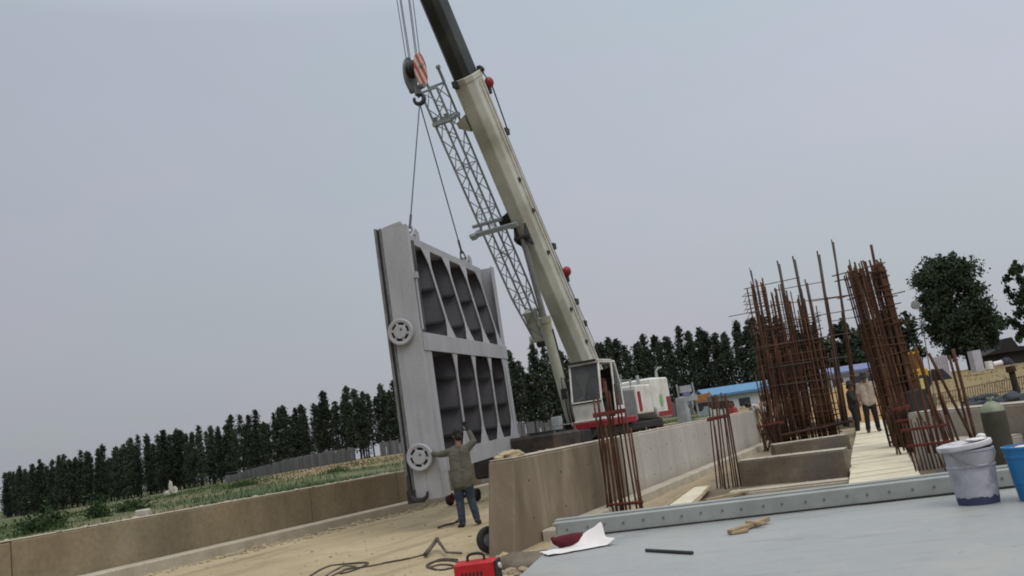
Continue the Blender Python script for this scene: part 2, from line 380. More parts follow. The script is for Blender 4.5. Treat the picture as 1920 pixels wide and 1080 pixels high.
def mesh_obj(name, vs, fs, material, parent=None, smooth=False):
    me = bpy.data.meshes.new(name); me.from_pydata([tuple(v) for v in vs], [], fs); me.update()
    if smooth:
        for p in me.polygons: p.use_smooth = True
    o = bpy.data.objects.new(name, me); COL.objects.link(o); me.materials.append(material)
    if parent is not None: o.parent = parent
    return o

# ------------------------------------------------------------------ terrain
LW_A, LW_B = gz(20, 1015, 1.0), gz(752, 885, 1.0)
LW_A.z = LW_B.z = 0
LW_D = (LW_B - LW_A).normalized(); LW_N = V((-LW_D.y, LW_D.x, 0))       # LW_N points into the field
def field_z(x, y):
    d = (V((x, y, 0)) - LW_A).dot(LW_N)
    t = x / max(y, 12.0)
    far = max(-.3, min(1.62, 1.6 + (t + .155) * 3.6))
    k = sstep(2, 75, d)
    return .90 * (1 - k) + far * k + .05 * mnoise.noise(V((x*.35, y*.35, 0))) * min(1, max(0, d))
def ground_z(x, y):
    z = 1.45 * sstep(36, 62, y)
    if y < 60: z += .035 * mnoise.noise(V((x*.5, y*.5, 3))) + .015 * mnoise.noise(V((x*2.1, y*2.1, 5)))
    if y > 60: z += .15 * sstep(60, 100, y)
    s = (V((x, y, 0)) - LW_A).dot(LW_N)
    if s > .3: z = min(z, field_z(x, y) - .4*sstep(.3, 1, s))
    return z
def axis(segs):
    out = []
    for a, b, s in segs:
        k = max(1, int(round((b-a)/s)))
        out += [a + (b-a)*i/k for i in range(k)]
    out.append(segs[-1][1]); return out
def land_z(x, y):
    s = (V((x, y, 0)) - LW_A).dot(LW_N)
    return field_z(x, y) if s > 0 else ground_z(x, y)

def build_ground():
    xs = axis([(-3000, -300, 300), (-300, -40, 20), (-40, -12, 2), (-12, 16, .22), (16, 50, 1.5), (50, 300, 20), (300, 3000, 300)])
    ys = axis([(-200, -10, 20), (-10, 4, 1), (4, 34, .22), (34, 70, 1), (70, 150, 8), (150, 400, 50), (400, 4000, 400)])
    vs = [(x, y, ground_z(x, y)) for y in ys for x in xs]
    n = len(xs)
    fs = [(j*n+i, j*n+i+1, (j+1)*n+i+1, (j+1)*n+i) for j in range(len(ys)-1) for i in range(n-1)]
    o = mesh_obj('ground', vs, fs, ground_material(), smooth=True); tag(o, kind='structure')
    # field: a sheet on the far side of the low wall
    ss = axis([(-60, -4, 4), (-4, 40, .6), (40, 160, 5), (160, 1500, 80)])
    ds = axis([(.16, 6, .3), (6, 30, 1.5), (30, 120, 6), (120, 1200, 80)])
    vs = []
    for d in ds:
        for s in ss:
            p = LW_A + LW_D*s + LW_N*d; vs.append((p.x, p.y, field_z(p.x, p.y) + .02))
    n = len(ss)
    fs = [(j*n+i, j*n+i+1, (j+1)*n+i+1, (j+1)*n+i) for j in range(len(ds)-1) for i in range(n-1)]
    o = mesh_obj('field', vs, fs, field_material(), smooth=True); tag(o, kind='structure')
build_ground()

# ------------------------------------------------------------------ low wall along the field
def build_field_wall():
    rot = Matrix((LW_D, LW_N, V((0, 0, 1)))).transposed()
    t = thing('retaining_wall', 'long low brown concrete wall along the edge of the grassy field, with a ledge at its foot', 'wall', LW_A, rot)
    b = MB(); x = 0.0; Lh = 44.0
    seg = [0, 7.2, 10.55, 15.4, 22, 30, 44]
    for i in range(len(seg)-1):
        z = 1.0 + random.uniform(-.012, .012)
        b.box((seg[i]+.012, 0 + random.uniform(-.006, .006), -.3), (seg[i+1]-.012, .34, z))
    b.box((-.34, .002, -.3), (0, 6, .985))
    b.build('wall_face', M['conc_field'], t, bevel=.015)
    c = MB()
    for i in range(len(seg)-1):
        c.box((seg[i]+.01, -.36, 1.001+.012), (seg[i+1]-.01, .02, 1.03)) if False else None
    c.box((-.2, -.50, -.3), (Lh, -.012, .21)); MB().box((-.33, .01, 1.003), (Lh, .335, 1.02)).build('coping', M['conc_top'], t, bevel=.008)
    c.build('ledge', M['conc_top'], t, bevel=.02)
    # spilt mortar line on the top edge
    d = MB()
    for i in range(300):
        s = random.uniform(0, 40); d.ball((s, random.uniform(.02, .3), 1.018), random.uniform(.015, .05), 1, (1.6, 1, .6), .6, i)
    tag(d.build('mortar_crust', M['conc_top'], t), kind='stuff'); 
build_field_wall()

# ------------------------------------------------------------------ main concrete wall right of the gate
WA, WB = gz(966, 1038, 0), gz(1430, 838, 0)
WD = (WB - WA).normalized(); WN = V((-WD.y, WD.x, 0))       # WN points left, away from the viewer's right
def build_main_wall():
    rot = Matrix((WD, WN, V((0, 0, 1)))).transposed()
    t = thing('lock_wall', 'chest-high concrete wall, brown and stained near its end and pale grey farther on, right of the hanging gate', 'wall', WA, rot)
    Lw = (WB - WA).length
    b = MB(); b.hexa([(-.1, 0, -.3), (Lw, 0, -.3), (Lw, .40, -.3), (-.1, .40, -.3)], [(.36, 0, 1.215), (Lw, 0, 1.215), (Lw, .40, 1.215), (.36, .40, 1.215)]); o = b.build('wall_face', main_wall_material(), t, bevel=.025)
    MB().box((.37, .01, 1.218), (Lw-.01, .39, 1.23)).build('coping', M['conc_top'], t, bevel=.005); c = MB(); c.box((.9, -.30, -.3), (Lw-.4, -.012, .16)); c.build('footing', M['conc_top'], t, bevel=.02)
    d = MB()
    for i in range(120):
        d.ball((random.uniform(.45, Lw), random.uniform(.02, .38), 1.228), random.uniform(.012, .04), 1, (1.6, 1, .5), .6, i)
    tag(d.build('mortar_crust', M['conc_top'], t), kind='stuff')
    h = None
    for i in range(14):
        for z in (.36, .88):
            if h is None: h = MB().tube((0, 0, 0), (0, -.004, 0), .016, n=10).build('tie_hole', M['dark'], t); o = h
            else: o = h.copy(); COL.objects.link(o); o.parent = t
            o.location = (.75 + i*1.22, .0, z)
build_main_wall()

# ------------------------------------------------------------------ the hanging steel gate
GW, GH, GD, GZB, GZM = 6.82, 5.37, .69, .477, 3.02
g_rot = Matrix.Rotation(1.3513, 3, 'Z') @ Matrix.Rotation(-.0228, 3, 'Y')
g_loc = V((-2.548, 17.4, .566))
def build_gate():
    t = thing('steel_gate', 'tall grey steel lock gate with two rows of ribbed cells hanging from the crane', 'gate', g_loc, g_rot)
    G, I = M['gate'], M['gate_shaded']
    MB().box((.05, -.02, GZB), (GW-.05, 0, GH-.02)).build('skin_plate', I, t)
    # near end column: end plate with the roller wheels, front flange
    b = MB(); b.box((0, -GD, 0), (.03, -.15, GH+.015))
    b.prism([(0.001, -.16, GH+.012), (0.001, -.62, GH+.012), (0.001, -.58, GH+.09), (0.001, -.3, GH+.05)], (.028, 0, 0))
    b.box((.03, -GD, 0), (.52, -GD+.025, GZM-.15)); b.box((.03, -GD, GZM-.15), (.14, -GD+.025, GH))
    b.box((.03, -GD+.03, 0), (.5, -.16, .03))
    b.build('end_column', G, t, bevel=.006)
    b = MB(); b.box((.48, -GD+.03, GZB), (.50, -.021, GZM-.17)); b.box((.5, -GD+.06, GZM+.17), (.52, -.021, GH-.23))
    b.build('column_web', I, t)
    b = MB(); b.box((-.02, -.05, 0), (.10, 0, GH+.03)); b.box((-.012, -.145, 0), (.05, -.105, GH+.02))
    b.build('seal_rail', M['seal'], t, bevel=.006)
    b = MB(); b.box((.0, -.105, 0), (.04, -.05, GH)); b.build('rubber_seal', M['rubber'], t)
    # gusset with the dark bottom stop
    b = MB(); b.path([(-.05, -.06, .5), (-.06, -.07, .12), (-.06, -.16, .02), (-.06, -.32, .01), (-.06, -.40, .07), (-.06, -.42, .16)], [.03, .045, .055, .05, .035, .02], 8)
    b.box((-.07, -.16, -.03), (.1, 0, .22))
    b.build('bottom_stop', M['dark'], t, smooth=False)
    # far column
    b = MB(); b.box((GW-.03, -GD, GZB), (GW, 0, GH+.01)); b.box((GW-.30, -GD, GZB), (GW-.03, -GD+.025, GH))
    b.build('far_column', G, t, bevel=.006)
    # beams
    dt = .33
    b = MB(); b.box((.14, -dt, GH-.155), (GW-.18, -.021, GH-.135)); b.box((.14, -dt, GH-.02), (GW-.18, 0.0, GH))
    b.box((.10, -dt-.02, GH-.15), (GW-.15, -dt, GH+.02)); b.build('top_beam', G, t, bevel=.005)
    b = MB(); b.box((.52, -GD, GZM-.012), (GW-.03, -.021, GZM+.012)); b.box((.06, -GD-.022, GZM-.18), (GW+.03, -GD-.001, GZM+.18))
    b.build('middle_girder', G, t, bevel=.005)
    b = MB(); b.box((.05, -GD, GZB), (GW-.03, -.021, GZB+.025)); b.box((.53, -GD-.02, GZB-.02), (GW+.03, -GD-.001, GZB+.36))
    b.box((.03, -GD-.003, GZB-.01), (.53, -GD-.001, GZB+.36))
    b.build('bottom_beam', G, t, bevel=.005)
    # ribs with flared flange ends
    def flange(x, y0, z0, y1, z1, fl0, fl1):
        b = MB(); P = []; n = 22
        for i in range(n+1):
            s = i/n; z = z0+(z1-z0)*s; y = y0+(y1-y0)*s
            L0, L1 = (z-z0), (z1-z)
            w = .052 + fl0*max(0, 1-L0/.42)**1.35 + fl1*max(0, 1-L1/.42)**1.35
            P.append((w, y, z))
        poly = [(x-w, y, z) for w, y, z in P] + [(x+w, y, z) for w, y, z in reversed(P)]
        b.prism(poly, (0, .02, 0))
        o = b.build('rib', G, t)
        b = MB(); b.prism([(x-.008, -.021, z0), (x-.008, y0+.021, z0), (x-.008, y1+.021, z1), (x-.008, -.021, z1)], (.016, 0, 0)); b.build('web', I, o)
        for z in (4.33, 3.58, 2.35, 1.70, 1.13):
            if z0 + .05 < z < z1 - .05:
                yf = y0 + (y1-y0)*(z-z0)/(z1-z0); b = MB(); b.box((x-.11, yf+.05, z-.012), (x-.009, -.03, z+.012)); b.box((x-.122, yf+.05, z-.04), (x-.111, -.03, z+.014)); b.build('stiffener', M['gate_shadow'], o)
    for x in (2.07, 3.52, 4.96, 6.36):
        flange(x, -GD-.002, GZM+.18, -dt-.02, GH-.145, .24, .24)
    for x in (2.07, 3.52, 4.96, 6.36):
        flange(x, -GD-.002, GZB+.36, -GD-.002, GZM-.18, .27, .13)
    for z, dpt in ((4.33, .16), (3.58, .18), (2.35, .18), (1.70, .18), (1.13, .18)):
        b = MB(); b.box((.52, -dpt, z), (GW-.03, -.021, z+.018)); b.box((.52, -dpt-.012, z-.03), (GW-.03, -dpt, z+.018)); b.build('stringer', M['gate_shadow'], t)
    for y, z in ((-.31, 3.256), (-.36, .815)):
        T = Matrix.Translation((-.03, y, z)) @ Matrix.Rotation(R(-90), 4, 'Y')
        wpart = MB().lathe([(.235, -.03), (.235, .02)], 32, T).build('roller_wheel', M['rubber'], t)
        b = MB(); b.lathe([(.185, .0), (.185, .075), (.20, .085), (.245, .085), (.262, .07), (.262, -.02), (.20, -.02)], 40, T, cap=False)
        b.build('rim', G, wpart, smooth='auto')
        b = MB(); b.lathe([(.02, .02), (.135, .02), (.135, .085), (.125, .095), (.0, .095)], 32, T, cap=False)
        for k in range(6):
            a = 2*math.pi*k/6+.3; b.bar(T @ V((.12*math.cos(a), .12*math.sin(a), .05)), T @ V((.20*math.cos(a), .20*math.sin(a), .05)), .045, .05)
        b.build('hub', G, wpart, smooth='auto')
        c = MB(); c.lathe([(.02, .095), (.02, .104), (.0, .104)], 12, T @ Matrix.Translation((.045, -.03, 0)), cap=False); c.build('grease_plug', M['dark'], wpart)
    for x in (1.6, 5.75):
        b = MB()
        for yy in (-.30, -.10): b.prism([(x-.30, yy, GH+.02), (x+.32, yy, GH+.02), (x+.28, yy, GH+.26), (x+.10, yy, GH+.30), (x-.12, yy, GH+.12)], (0, .03, 0))
        b.tube((x-.02, -.34, GH+.13), (x-.02, -.04, GH+.13), .03)
        b.box((x+.06, -.31, GH+.02), (x+.30, -.065, GH+.24))
        b.build('lifting_lug', G, t, bevel=.004)
    b = MB(); b.tube((GW+.0, -.5, 4.2), (GW+.14, -.5, 4.2), .025); b.ball((GW+.15, -.5, 4.2), .05, 1); b.build('guide_pin', M['seal'], t)
    b = MB(); b.tube((.07, -GD-.03, 4.3), (.07, -GD-.03, 3.25), .025); b.box((.02, -GD-.07, 4.28), (.13, -GD-.001, 4.40)); b.build('grease_pipe', G, t)
    return t
gate = build_gate()
gp = lambda x, y, z: g_loc + g_rot @ V((x, y, z))

# ------------------------------------------------------------------ truck crane
FWD = V((-.477, -.879, 0)).normalized(); LEFT = V((-FWD.y, FWD.x, 0)) * 1
LUG1, LUG2 = gp(1.58, -.19, GH+.13), gp(5.73, -.19, GH+.13)
HOOKP = V((-1.60, 20.83, 9.98))
B_FOOT = at(1127, 757, 28)
SL = V((B_FOOT.x, B_FOOT.y, 0)) + FWD*1.2
c_rot = Matrix((FWD, LEFT, V((0, 0, 1)))).transposed()
c_mtx = Matrix.Translation(SL) @ c_rot.to_4x4(); c_inv = c_mtx.inverted()
def build_crane():
    t = thing('truck_crane', 'white truck crane with raised telescopic boom behind the concrete wall, lifting the steel gate', 'crane', SL, c_rot)
    foot = V((-1.2, 0, B_FOOT.z))
    tipw = V((-1.50, 21.25, 14.75)); tip = c_inv @ tipw
    tip.y = 0.0
    e1 = (tip - foot).normalized(); e2 = V((0, 1, 0)); e3 = e1.cross(e2) * -1
    if e3.z < 0: e3 = -e3
    Ltot = (tip - foot).length
    P = lambda s, a, b: foot + e1*s + e2*a + e3*b
    def section(w, h, ch):                  # boom cross-section: flat top, chamfered underside
        return [(-w/2, h/2), (w/2, h/2), (w/2, -h/2+ch), (w/2-ch*.8, -h/2), (-w/2+ch*.8, -h/2), (-w/2, -h/2+ch)]
    SC = BOOM_COLLAR
    b = MB(); sec = section(.66, .80, .2)
    b.prism([P(.55, a, c) for a, c in sec], e1*(SC-.55))
    b.prism([P(-.15, .30, -.25), P(.6, .30, -.38), P(.6, .30, .38), P(-.15, .30, .2)], (0, -.05, 0)); b.prism([P(-.15, -.25, -.25), P(.6, -.25, -.38), P(.6, -.25, .38), P(-.15, -.25, .2)], (0, -.05, 0))
    boom = b.build('boom_base_section', M['boom'], t, bevel=.02)
    # side rail, conduit and weld lines on the base section
    b = MB(); b.bar(P(.8, .345, .26), P(SC-.1, .345, .26), .05, .03, e3); b.bar(P(.8, .36, .08), P(SC-.1, .36, .08), .025, .025, e3)
    b.build('side_rail', M['white'], boom)
    for s in (2.2, 3.4, 5.3, 6.6, 7.6):
        b = MB(); b.box((-.06, -.03, -.05), (.06, .03, .05), Matrix.Translation(P(s, .345, .0 + .1*math.sin(s*7)))); b.build('clamp', M['dark'], boom)
    b = MB(); b.prism([P(SC-.02, a*1.07, c*1.07) for a, c in sec], e1*.16); b.build('boom_collar', M['boom'], t, bevel=.015)
    b = MB(); b.box((-.09, -.06, -.09), (.09, .06, .09), Matrix.Translation(P(SC+.12, .30, .46))); c2 = MB(); c2.box((-.09, -.06, -.09), (.09, .06, .09), Matrix.Translation(P(SC+.05, -.1, -.48))); c2.build('guide_block', M['dark'], t)
    b.tube(P(SC+.1, -.35, .44), P(SC+.1, .42, .44), .05)
    b.build('guide_block', M['dark'], t)
    sec2 = section(.54, .66, .16)
    b = MB(); b.prism([P(SC+.1, a, c) for a, c in sec2], e1*(Ltot-.3-SC-.1)); b.build('boom_inner_section', M['boom_top'], t, bevel=.015)
    b = MB()
    for yy in (-.26, .22): b.prism([P(Ltot-.4, yy, .34), P(Ltot+.15, yy, .28), P(Ltot+.35, yy, -.5), P(Ltot-.1, yy, -.62), P(Ltot-.4, yy, -.33)], (0, .04, 0))
    b.tube(P(Ltot+.1, -.25, -.35), P(Ltot+.1, .25, -.35), .2, n=18); b.build('boom_head', M['boom_top'], t)
    # little brackets along the top of the boom, and two red cable reels
    for s, c_ in ((SC-1.75, .52), (5.25, .50), (3.35, .5), (2.6, .46)):
        b = MB(); b.box((-.10, -.05, -.09), (.10, .05, .09), Matrix.Translation(P(s, .30, c_))); b.bar(P(s, .30, .38), P(s, .30, c_), .05); b.build('bracket', M['dark'], t)
    for s, c_ in ((SC-.3, .56), (4.35, .58)):
        b = MB(); b.ball(P(s, .36, c_), .155, 3, (1, .8, 1)); o = b.build('cable_reel', M['red'], t, smooth=True)
        b = MB(); b.tube(P(s-.28, .34, c_-.16), P(s-.02, .34, c_-.02), .06); b.ball(P(s-.14, .22, c_-.06), .13, 2); b.build('reel_mount', M['dark'], o)
    b = MB(); b.tube(P(SC+.1, .30, .5), P(SC-.35, .36, .62), .018); b.tube(P(SC-.35, .36, .66), P(SC-1.75, .30, .62), .02); b.build('control_rod', M['dark'], t)
    b = MB(); b.tube(P(SC-1.75, .3, .46), P(1.0, .30, .44), .010, n=5); b.tube(P(5.2, .25, .56), P(.2, .20, .85), .012, n=5); b.build('hoist_line', M['cable'], t)
    # luffing cylinder under the boom
    ca = c_inv @ at(1065, 792, 26.1); ca.y = 0; cb = P(CYL_S, 0, -.52)
    d = (cb - ca)
    cyl = MB().tube(ca, ca + d*.56, .165, n=20).tube(ca + d*.54, ca + d*.57, .185, n=20).build('luffing_cylinder', M['boom'], t, smooth='auto')
    MB().tube(ca + d*.56, cb, .085, n=14).build('piston_rod', M['steel'], cyl, smooth='auto')
    b = MB(); b.tube(ca + d*.05 + V((.02, .18, 0)), ca + d*.5 + V((.02, .18, 0)), .02); b.build('oil_pipe', M['dark'], cyl)
    b = MB(); b.prism([P(CYL_S-.35, -.2, -.39), P(CYL_S+.35, -.2, -.39), P(CYL_S+.05, -.2, -.66), P(CYL_S-.1, -.2, -.66)], (0, .05, 0)); b.prism([P(CYL_S-.35, .15, -.39), P(CYL_S+.35, .15, -.39), P(CYL_S+.05, .15, -.66), P(CYL_S-.1, .15, -.66)], (0, .05, 0))
    b.tube(P(CYL_S-.02, -.25, -.55), P(CYL_S-.02, .25, -.55), .07)
    b.build('cylinder_bracket', M['dark'], t)
    b = MB(); b.prism([ca + V((-.35, -.22, -.4)), ca + V((.3, -.22, -.4)), ca + V((.14, -.22, .16)), ca + V((-.14, -.22, .16))], (0, .06, 0))
    b.prism([ca + V((-.35, .16, -.4)), ca + V((.3, .16, -.4)), ca + V((.14, .16, .16)), ca + V((-.14, .16, .16))], (0, .06, 0)); b.build('cylinder_foot', M['dark'], t)
    # stowed lattice jib along the right-hand side of the boom
    jy, jz, hw = -1.0, -.10, .24
    s0, s1 = JIB
    def half(s):
        return hw * min(1, .62 + (s - s0)/3.95) if s < s0 + 1.5 else hw*(1 + .12*(s-s0-1.5)/(s1-s0))
    def J(s, a, c): return P(s, jy + a*half(s), jz + c*half(s))
    jib = MB()
    for a in (-1, 1):
        for c in (-1, 1):
            jib.path([J(s0, a, c), J(s0+1.5, a, c), J(s1, a, c)], .034, 7)
    jo = jib.build('lattice_jib', M['jib'], t, smooth='auto')
    lac = MB(); n = 17; step = (s1 - s0)/n
    for i in range(n):
        sa, sb = s0 + i*step, s0 + (i+1)*step; fl = i % 2
        for (p, q) in (((-1, -1), (1, -1)), ((1, -1), (1, 1)), ((1, 1), (-1, 1)), ((-1, 1), (-1, -1))):
            u, v = (p, q) if fl else (q, p)
            lac.tube(J(sa, *u), J(sb, *v), .016, n=5)
            if i % 3 == 0: lac.tube(J(sa, *p), J(sa, *q), .016, n=5)
    lac.build('lacing', M['jib'], jo)
    b = MB(); b.prism([J(s0-.05, -1.1, -1.1), J(s0-.05, 1.1, -1.1), J(s0-.05, 1.1, 1.1), J(s0-.05, -1.1, 1.1)], e1*.95)
    b.tube(J(s0-.05, -2.2, -.3), J(s0-.05, 2.0, -.3), .12, n=14); b.build('jib_tip', M['boom'], jo, bevel=.01)
    b = MB(); b.tube(J(s0-.25, -1.2, 0), J(s0-.25, 1.5, 0), .13, n=14); b.build('jib_sheave', M['dark'], jo)
    # jib root fork at the upper end
    b = MB()
    for a in (-1, 1):
        b.bar(J(s1, a, 1), J(s1+.45, a*1.05, .9), .07, .05); b.tube(J(s1+.45, a*1.25, .9), J(s1+.45, a*.9, .9), .06)
        b.prism([J(s1-1.15, a, -1), J(s1-.75, a, -1), J(s1-.75, a*.4, -1), J(s1-1.0, a*.7, -1)], e3*.02)
    b.bar(J(s1, -1, 1), J(s1, 1, 1), .05); b.bar(J(s1, -1, -1), J(s1, 1, -1), .05)
    b.bar(J(s1-.95, -1.2, -1), J(s1-.95, 1.2, -1), .12, .10); b.bar(J(s1-.95, -1.2, 1), J(s1-.95, 1.2, 1), .12, .10)
    b.bar(J(s1-.95, -1.1, -1), J(s1-.95, -1.1, 1), .1, .1); b.bar(J(s1-.95, 1.1, -1), J(s1-.95, 1.1, 1), .1, .1)
    b.build('jib_root', M['jib'], jo)
    for s, mm in ((s1-1.2, 'boom'), (JIB_MID, 'dark')):
        b = MB(); b.prism([P(s-.28, -.33, -.28), P(s+.22, -.33, -.28), P(s+.06, jy+.3, -.2), P(s-.10, jy+.3, -.2)], e3*.36); b.build('jib_bracket', M[mm], t)
    s = JIB_MID
    b = MB(); b.bar(P(s-.1, jy-.62, -.45), P(s-.1, .0, -.48), .13, .12, e3); b.bar(P(s-.12, jy-.45, -.1), P(s-.12, jy-.45, -.62), .16, .14); b.bar(P(s+.12, jy-.5, -.30), P(s+.12, jy+.5, -.30), .09, .1, e3)
    b.build('jib_cradle', M['jib'], t)
    # superstructure
    b = MB(); b.prism([(2.1, -.9, 1.18), (2.1, .4, 1.18), (-3.8, .9, 1.18), (-3.8, -.9, 1.18)], (0, 0, .25)); b.box((-2.6, .50, 1.19), (2.0, 1.40, 1.40)); b.build('superstructure_frame', M['dark'], t, bevel=.02)
    b = MB(); b.box((-.15, .46, 1.42), (2.02, 1.52, 1.60)); b.build('red_skirt', M['red'], t, bevel=.02)
    b = MB(); b.lathe([(.95, .98), (.95, 1.18), (.8, 1.18)], 32); b.build('turntable', M['dark'], t)
    b = MB()
    for yy in (-.5, .38): b.prism([(-2.2, yy, 1.43), (-.3, yy, 1.43), (-.7, yy, 2.35), (-1.5, yy, 2.5), (-2.0, yy, 2.2)], (0, .08, 0))
    b.build('boom_support', M['white'], t, bevel=.02)
    MB().tube((-1.75, -.36, 2.0), (-1.75, .36, 2.0), .26, n=20).build('winch_drum', M['steel'], t)
    # operator's cab, built on edges so the openings are real
    X0, X1, Y0, Y1, Z0, Z1 = .45, 1.92, .52, 1.46, 1.61, 3.24
    lean = .13
    def cx(z): return X1 + lean*(1 - abs(z-(Z0+.75))/ .95) * .6
    cab = MB()
    cab.box((X0, Y0, Z0), (X1+.06, Y1, Z0+.05))
    cab.prism([(X1, Y0, Z0+.05), (X1+.07, Y0, Z0+.56), (X1+.03, Y0, Z0+.56), (X1-.04, Y0, Z0+.05)], (0, Y1-Y0, 0))       # front apron
    for y in (Y0, Y1-.055):
        cab.hexa([(X1+.02, y, Z0+.56), (X1+.075, y, Z0+.56), (X1+.075, y+.055, Z0+.56), (X1+.02, y+.055, Z0+.56)],
                 [(X1-.16, y, Z1-.06), (X1-.09, y, Z1-.06), (X1-.09, y+.055, Z1-.06), (X1-.16, y+.055, Z1-.06)])
    cab.hexa([(X0+.62, Y1-.05, Z0+.05), (X0+.69, Y1-.05, Z0+.05), (X0+.69, Y1, Z0+.05), (X0+.62, Y1, Z0+.05)], [(X0+.42, Y1-.05, Z1-.06), (X0+.49, Y1-.05, Z1-.06), (X0+.49, Y1, Z1-.06), (X0+.42, Y1, Z1-.06)])
    cab.hexa([(X0, Y1-.05, Z0+.05), (X0+.06, Y1-.05, Z0+.05), (X0+.06, Y1, Z0+.05), (X0, Y1, Z0+.05)], [(X0+.0, Y1-.05, Z0+.95), (X0+.06, Y1-.05, Z0+.95), (X0+.06, Y1, Z0+.95), (X0, Y1, Z0+.95)])
    cab.hexa([(X0, Y1-.05, Z0+.95), (X0+.06, Y1-.05, Z0+.95), (X0+.06, Y1, Z0+.95), (X0, Y1, Z0+.95)], [(X0+.20, Y1-.05, Z1-.06), (X0+.26, Y1-.05, Z1-.06), (X0+.26, Y1, Z1-.06), (X0+.2, Y1, Z1-.06)])
    cab.box((X0+.06, Y1-.045, Z0+.05), (X0+.62, Y1-.01, Z0+.34))
    cab.box((X0, Y0, Z0+.05), (X0+.05, Y1-.06, Z0+.9)); cab.box((X0+.05, Y0, Z0+.05), (X1-.05, Y0+.045, Z0+.62))
    cab.box((X0+.2, Y0, Z1-.06), (X1-.06, Y1, Z1)); cab.box((X0+.45, Y1-.06, Z1-.001), (X1-.04, Y1+.012, Z1+.035))
    cabo = cab.build('cab', M['white'], t, bevel=.015)
    b = MB(); b.box((X0+.1, Y0-.02, Z1+.003), (X1-.02, Y1-.065, Z1+.05)); b.build('roof_visor', M['dark'], cabo)
    b = MB(); b.hexa([(X1+.045, Y0+.056, Z0+.562), (X1+.055, Y0+.056, Z0+.562), (X1+.055, Y1-.056, Z0+.562), (X1+.045, Y1-.056, Z0+.562)],
                     [(X1-.13, Y0+.056, Z1-.062), (X1-.12, Y0+.056, Z1-.062), (X1-.12, Y1-.056, Z1-.062), (X1-.13, Y1-.056, Z1-.062)]); b.build('windscreen', glass_mat(), cabo)
    b = MB(); b.hexa([(X0+.065, Y1-.03, Z0+.95), (X0+.62, Y1-.03, Z0+.95), (X0+.62, Y1-.02, Z0+.95), (X0+.065, Y1-.02, Z0+.95)], [(X0+.26, Y1-.03, Z1-.062), (X0+.42, Y1-.03, Z1-.062), (X0+.42, Y1-.02, Z1-.062), (X0+.26, Y1-.02, Z1-.062)])
    b.box((X0+.065, Y1-.03, Z0+.345), (X0+.60, Y1-.02, Z0+.948)); b.build('side_window', glass_mat(), cabo)
    b = MB(); b.box((X0+.12, Y0+.05, Z0+.06), (X0+.2, Y1-.08, Z1-.2)); b.box((X0+.3, Y0+.25, Z0+.06), (X0+.8, Y1-.25, Z0+.5)); b.box((X0+.25, Y0+.25, Z0+.5), (X0+.37, Y1-.25, Z0+1.15))
    b.box((X1-.35, Y0+.2, Z0+.06), (X1-.1, Y1-.3, Z0+.62)); b.build('seat', M['cab_in'], cabo)
    b = MB(); b.path([(X1+.05, Y0-.02, Z0+1.25), (X1+.22, Y0-.12, Z0+1.3), (X1+.22, Y0-.12, Z0+.95)], .015, 6); b.box((X1+.16, Y0-.2, Z0+.7), (X1+.2, Y0-.04, Z0+1.0)); b.build('mirror', M['dark'], cabo)
    b = MB(); b.bar((X1+.065, Y0+.45, Z0+.58), (X1+.0, Y0+.62, Z0+1.2), .018, .012); b.build('wiper', M['dark'], cabo)
    b = MB(); b.box((X1-.22, Y0+.06, Z1-.30), (X1-.17, Y1-.06, Z1-.07)); b.build('sun_visor', M['cab_in'], cabo)
    b = MB(); b.box((X1+.03, Y0+.02, Z0+.50), (X1+.085, Y1-.02, Z0+.535)); b.build('grab_rail', M['dark'], cabo)
    # engine cover, handrails, counterweight
    b = MB(); b.box((-.55, .55, 1.45), (.36, 1.42, 2.38)); b.build('hydraulic_cabinet', M['steel'], t, bevel=.03)
    b = MB(); b.box((-2.0, .50, 1.62), (-.75, 1.40, 2.50)); b.build('engine_cover', M['white'], t, bevel=.03)
    b = MB(); b.box((-1.02, 1.402, 1.70), (-.80, 1.416, 2.30)); b.build('red_stripe', M['red'], t)
    b = MB(); b.prism([(-4.05, -1.15, 1.42), (-2.75, -1.15, 1.42), (-2.5, -1.15, 1.75), (-2.5, -1.15, 2.72), (-4.05, -1.15, 2.72)], (0, 2.42, 0))
    cw = b.build('counterweight', M['white'], t, bevel=.05)
    b = MB(); b.box((-3.20, 1.271, 1.47), (-2.72, 1.283, 1.62)); b.box((-4.04, 1.271, 1.47), (-3.2, 1.283, 1.62)); b.box((-4.0, 1.271, 1.63), (-3.62, 1.285, 2.08)); b.build('red_stripe', M['red'], cw)
    b = MB(); b.lathe([(.16, 0), (.16, .01)], 20, Matrix.Translation((-3.1, 1.278, 1.97)) @ Matrix.Rotation(R(-90), 4, 'X') @ Matrix.Diagonal((1.0, 1.35, 1, 1))); b.build('green_badge', mat('green_badge', (.26, .44, .20), rough=.6), cw)
    b = MB(); b.box((-3.5, 1.270, 1.70), (-2.62, 1.276, 2.30)); b.build('access_panel', M['white'], cw)
    MB().tube((-1.3, 1.3, 2.4), (-1.3, 1.3, 2.80), .05).build('exhaust', M['jib'], t); MB().tube((-.95, 1.2, 2.4), (-.95, 1.2, 2.72), .02).build('aerial', M['jib'], t)
    b = MB(); b.path([(-.5, 1.35, 2.38), (-.5, 1.35, 2.66), (.3, 1.35, 2.66), (.3, 1.35, 2.38)], .018, 6); b.build('handrail', M['jib'], t); b = MB(); b.path([(-.1, 1.2, 2.38), (-.25, 1.2, 2.85), (.0, 1.2, 2.8), (.1, 1.2, 2.4)], .02, 6)
    b.build('handrail', M['jib'], t)
    b = MB(); b.tube((-3.8, 1.0, 2.7), (-3.8, 1.0, 2.95), .05); b.path([(-3.8, 1.0, 2.95), (-3.9, 1.05, 3.05), (-4.1, 1.1, 3.07)], .035, 6); b.build('exhaust', M['jib'], t)
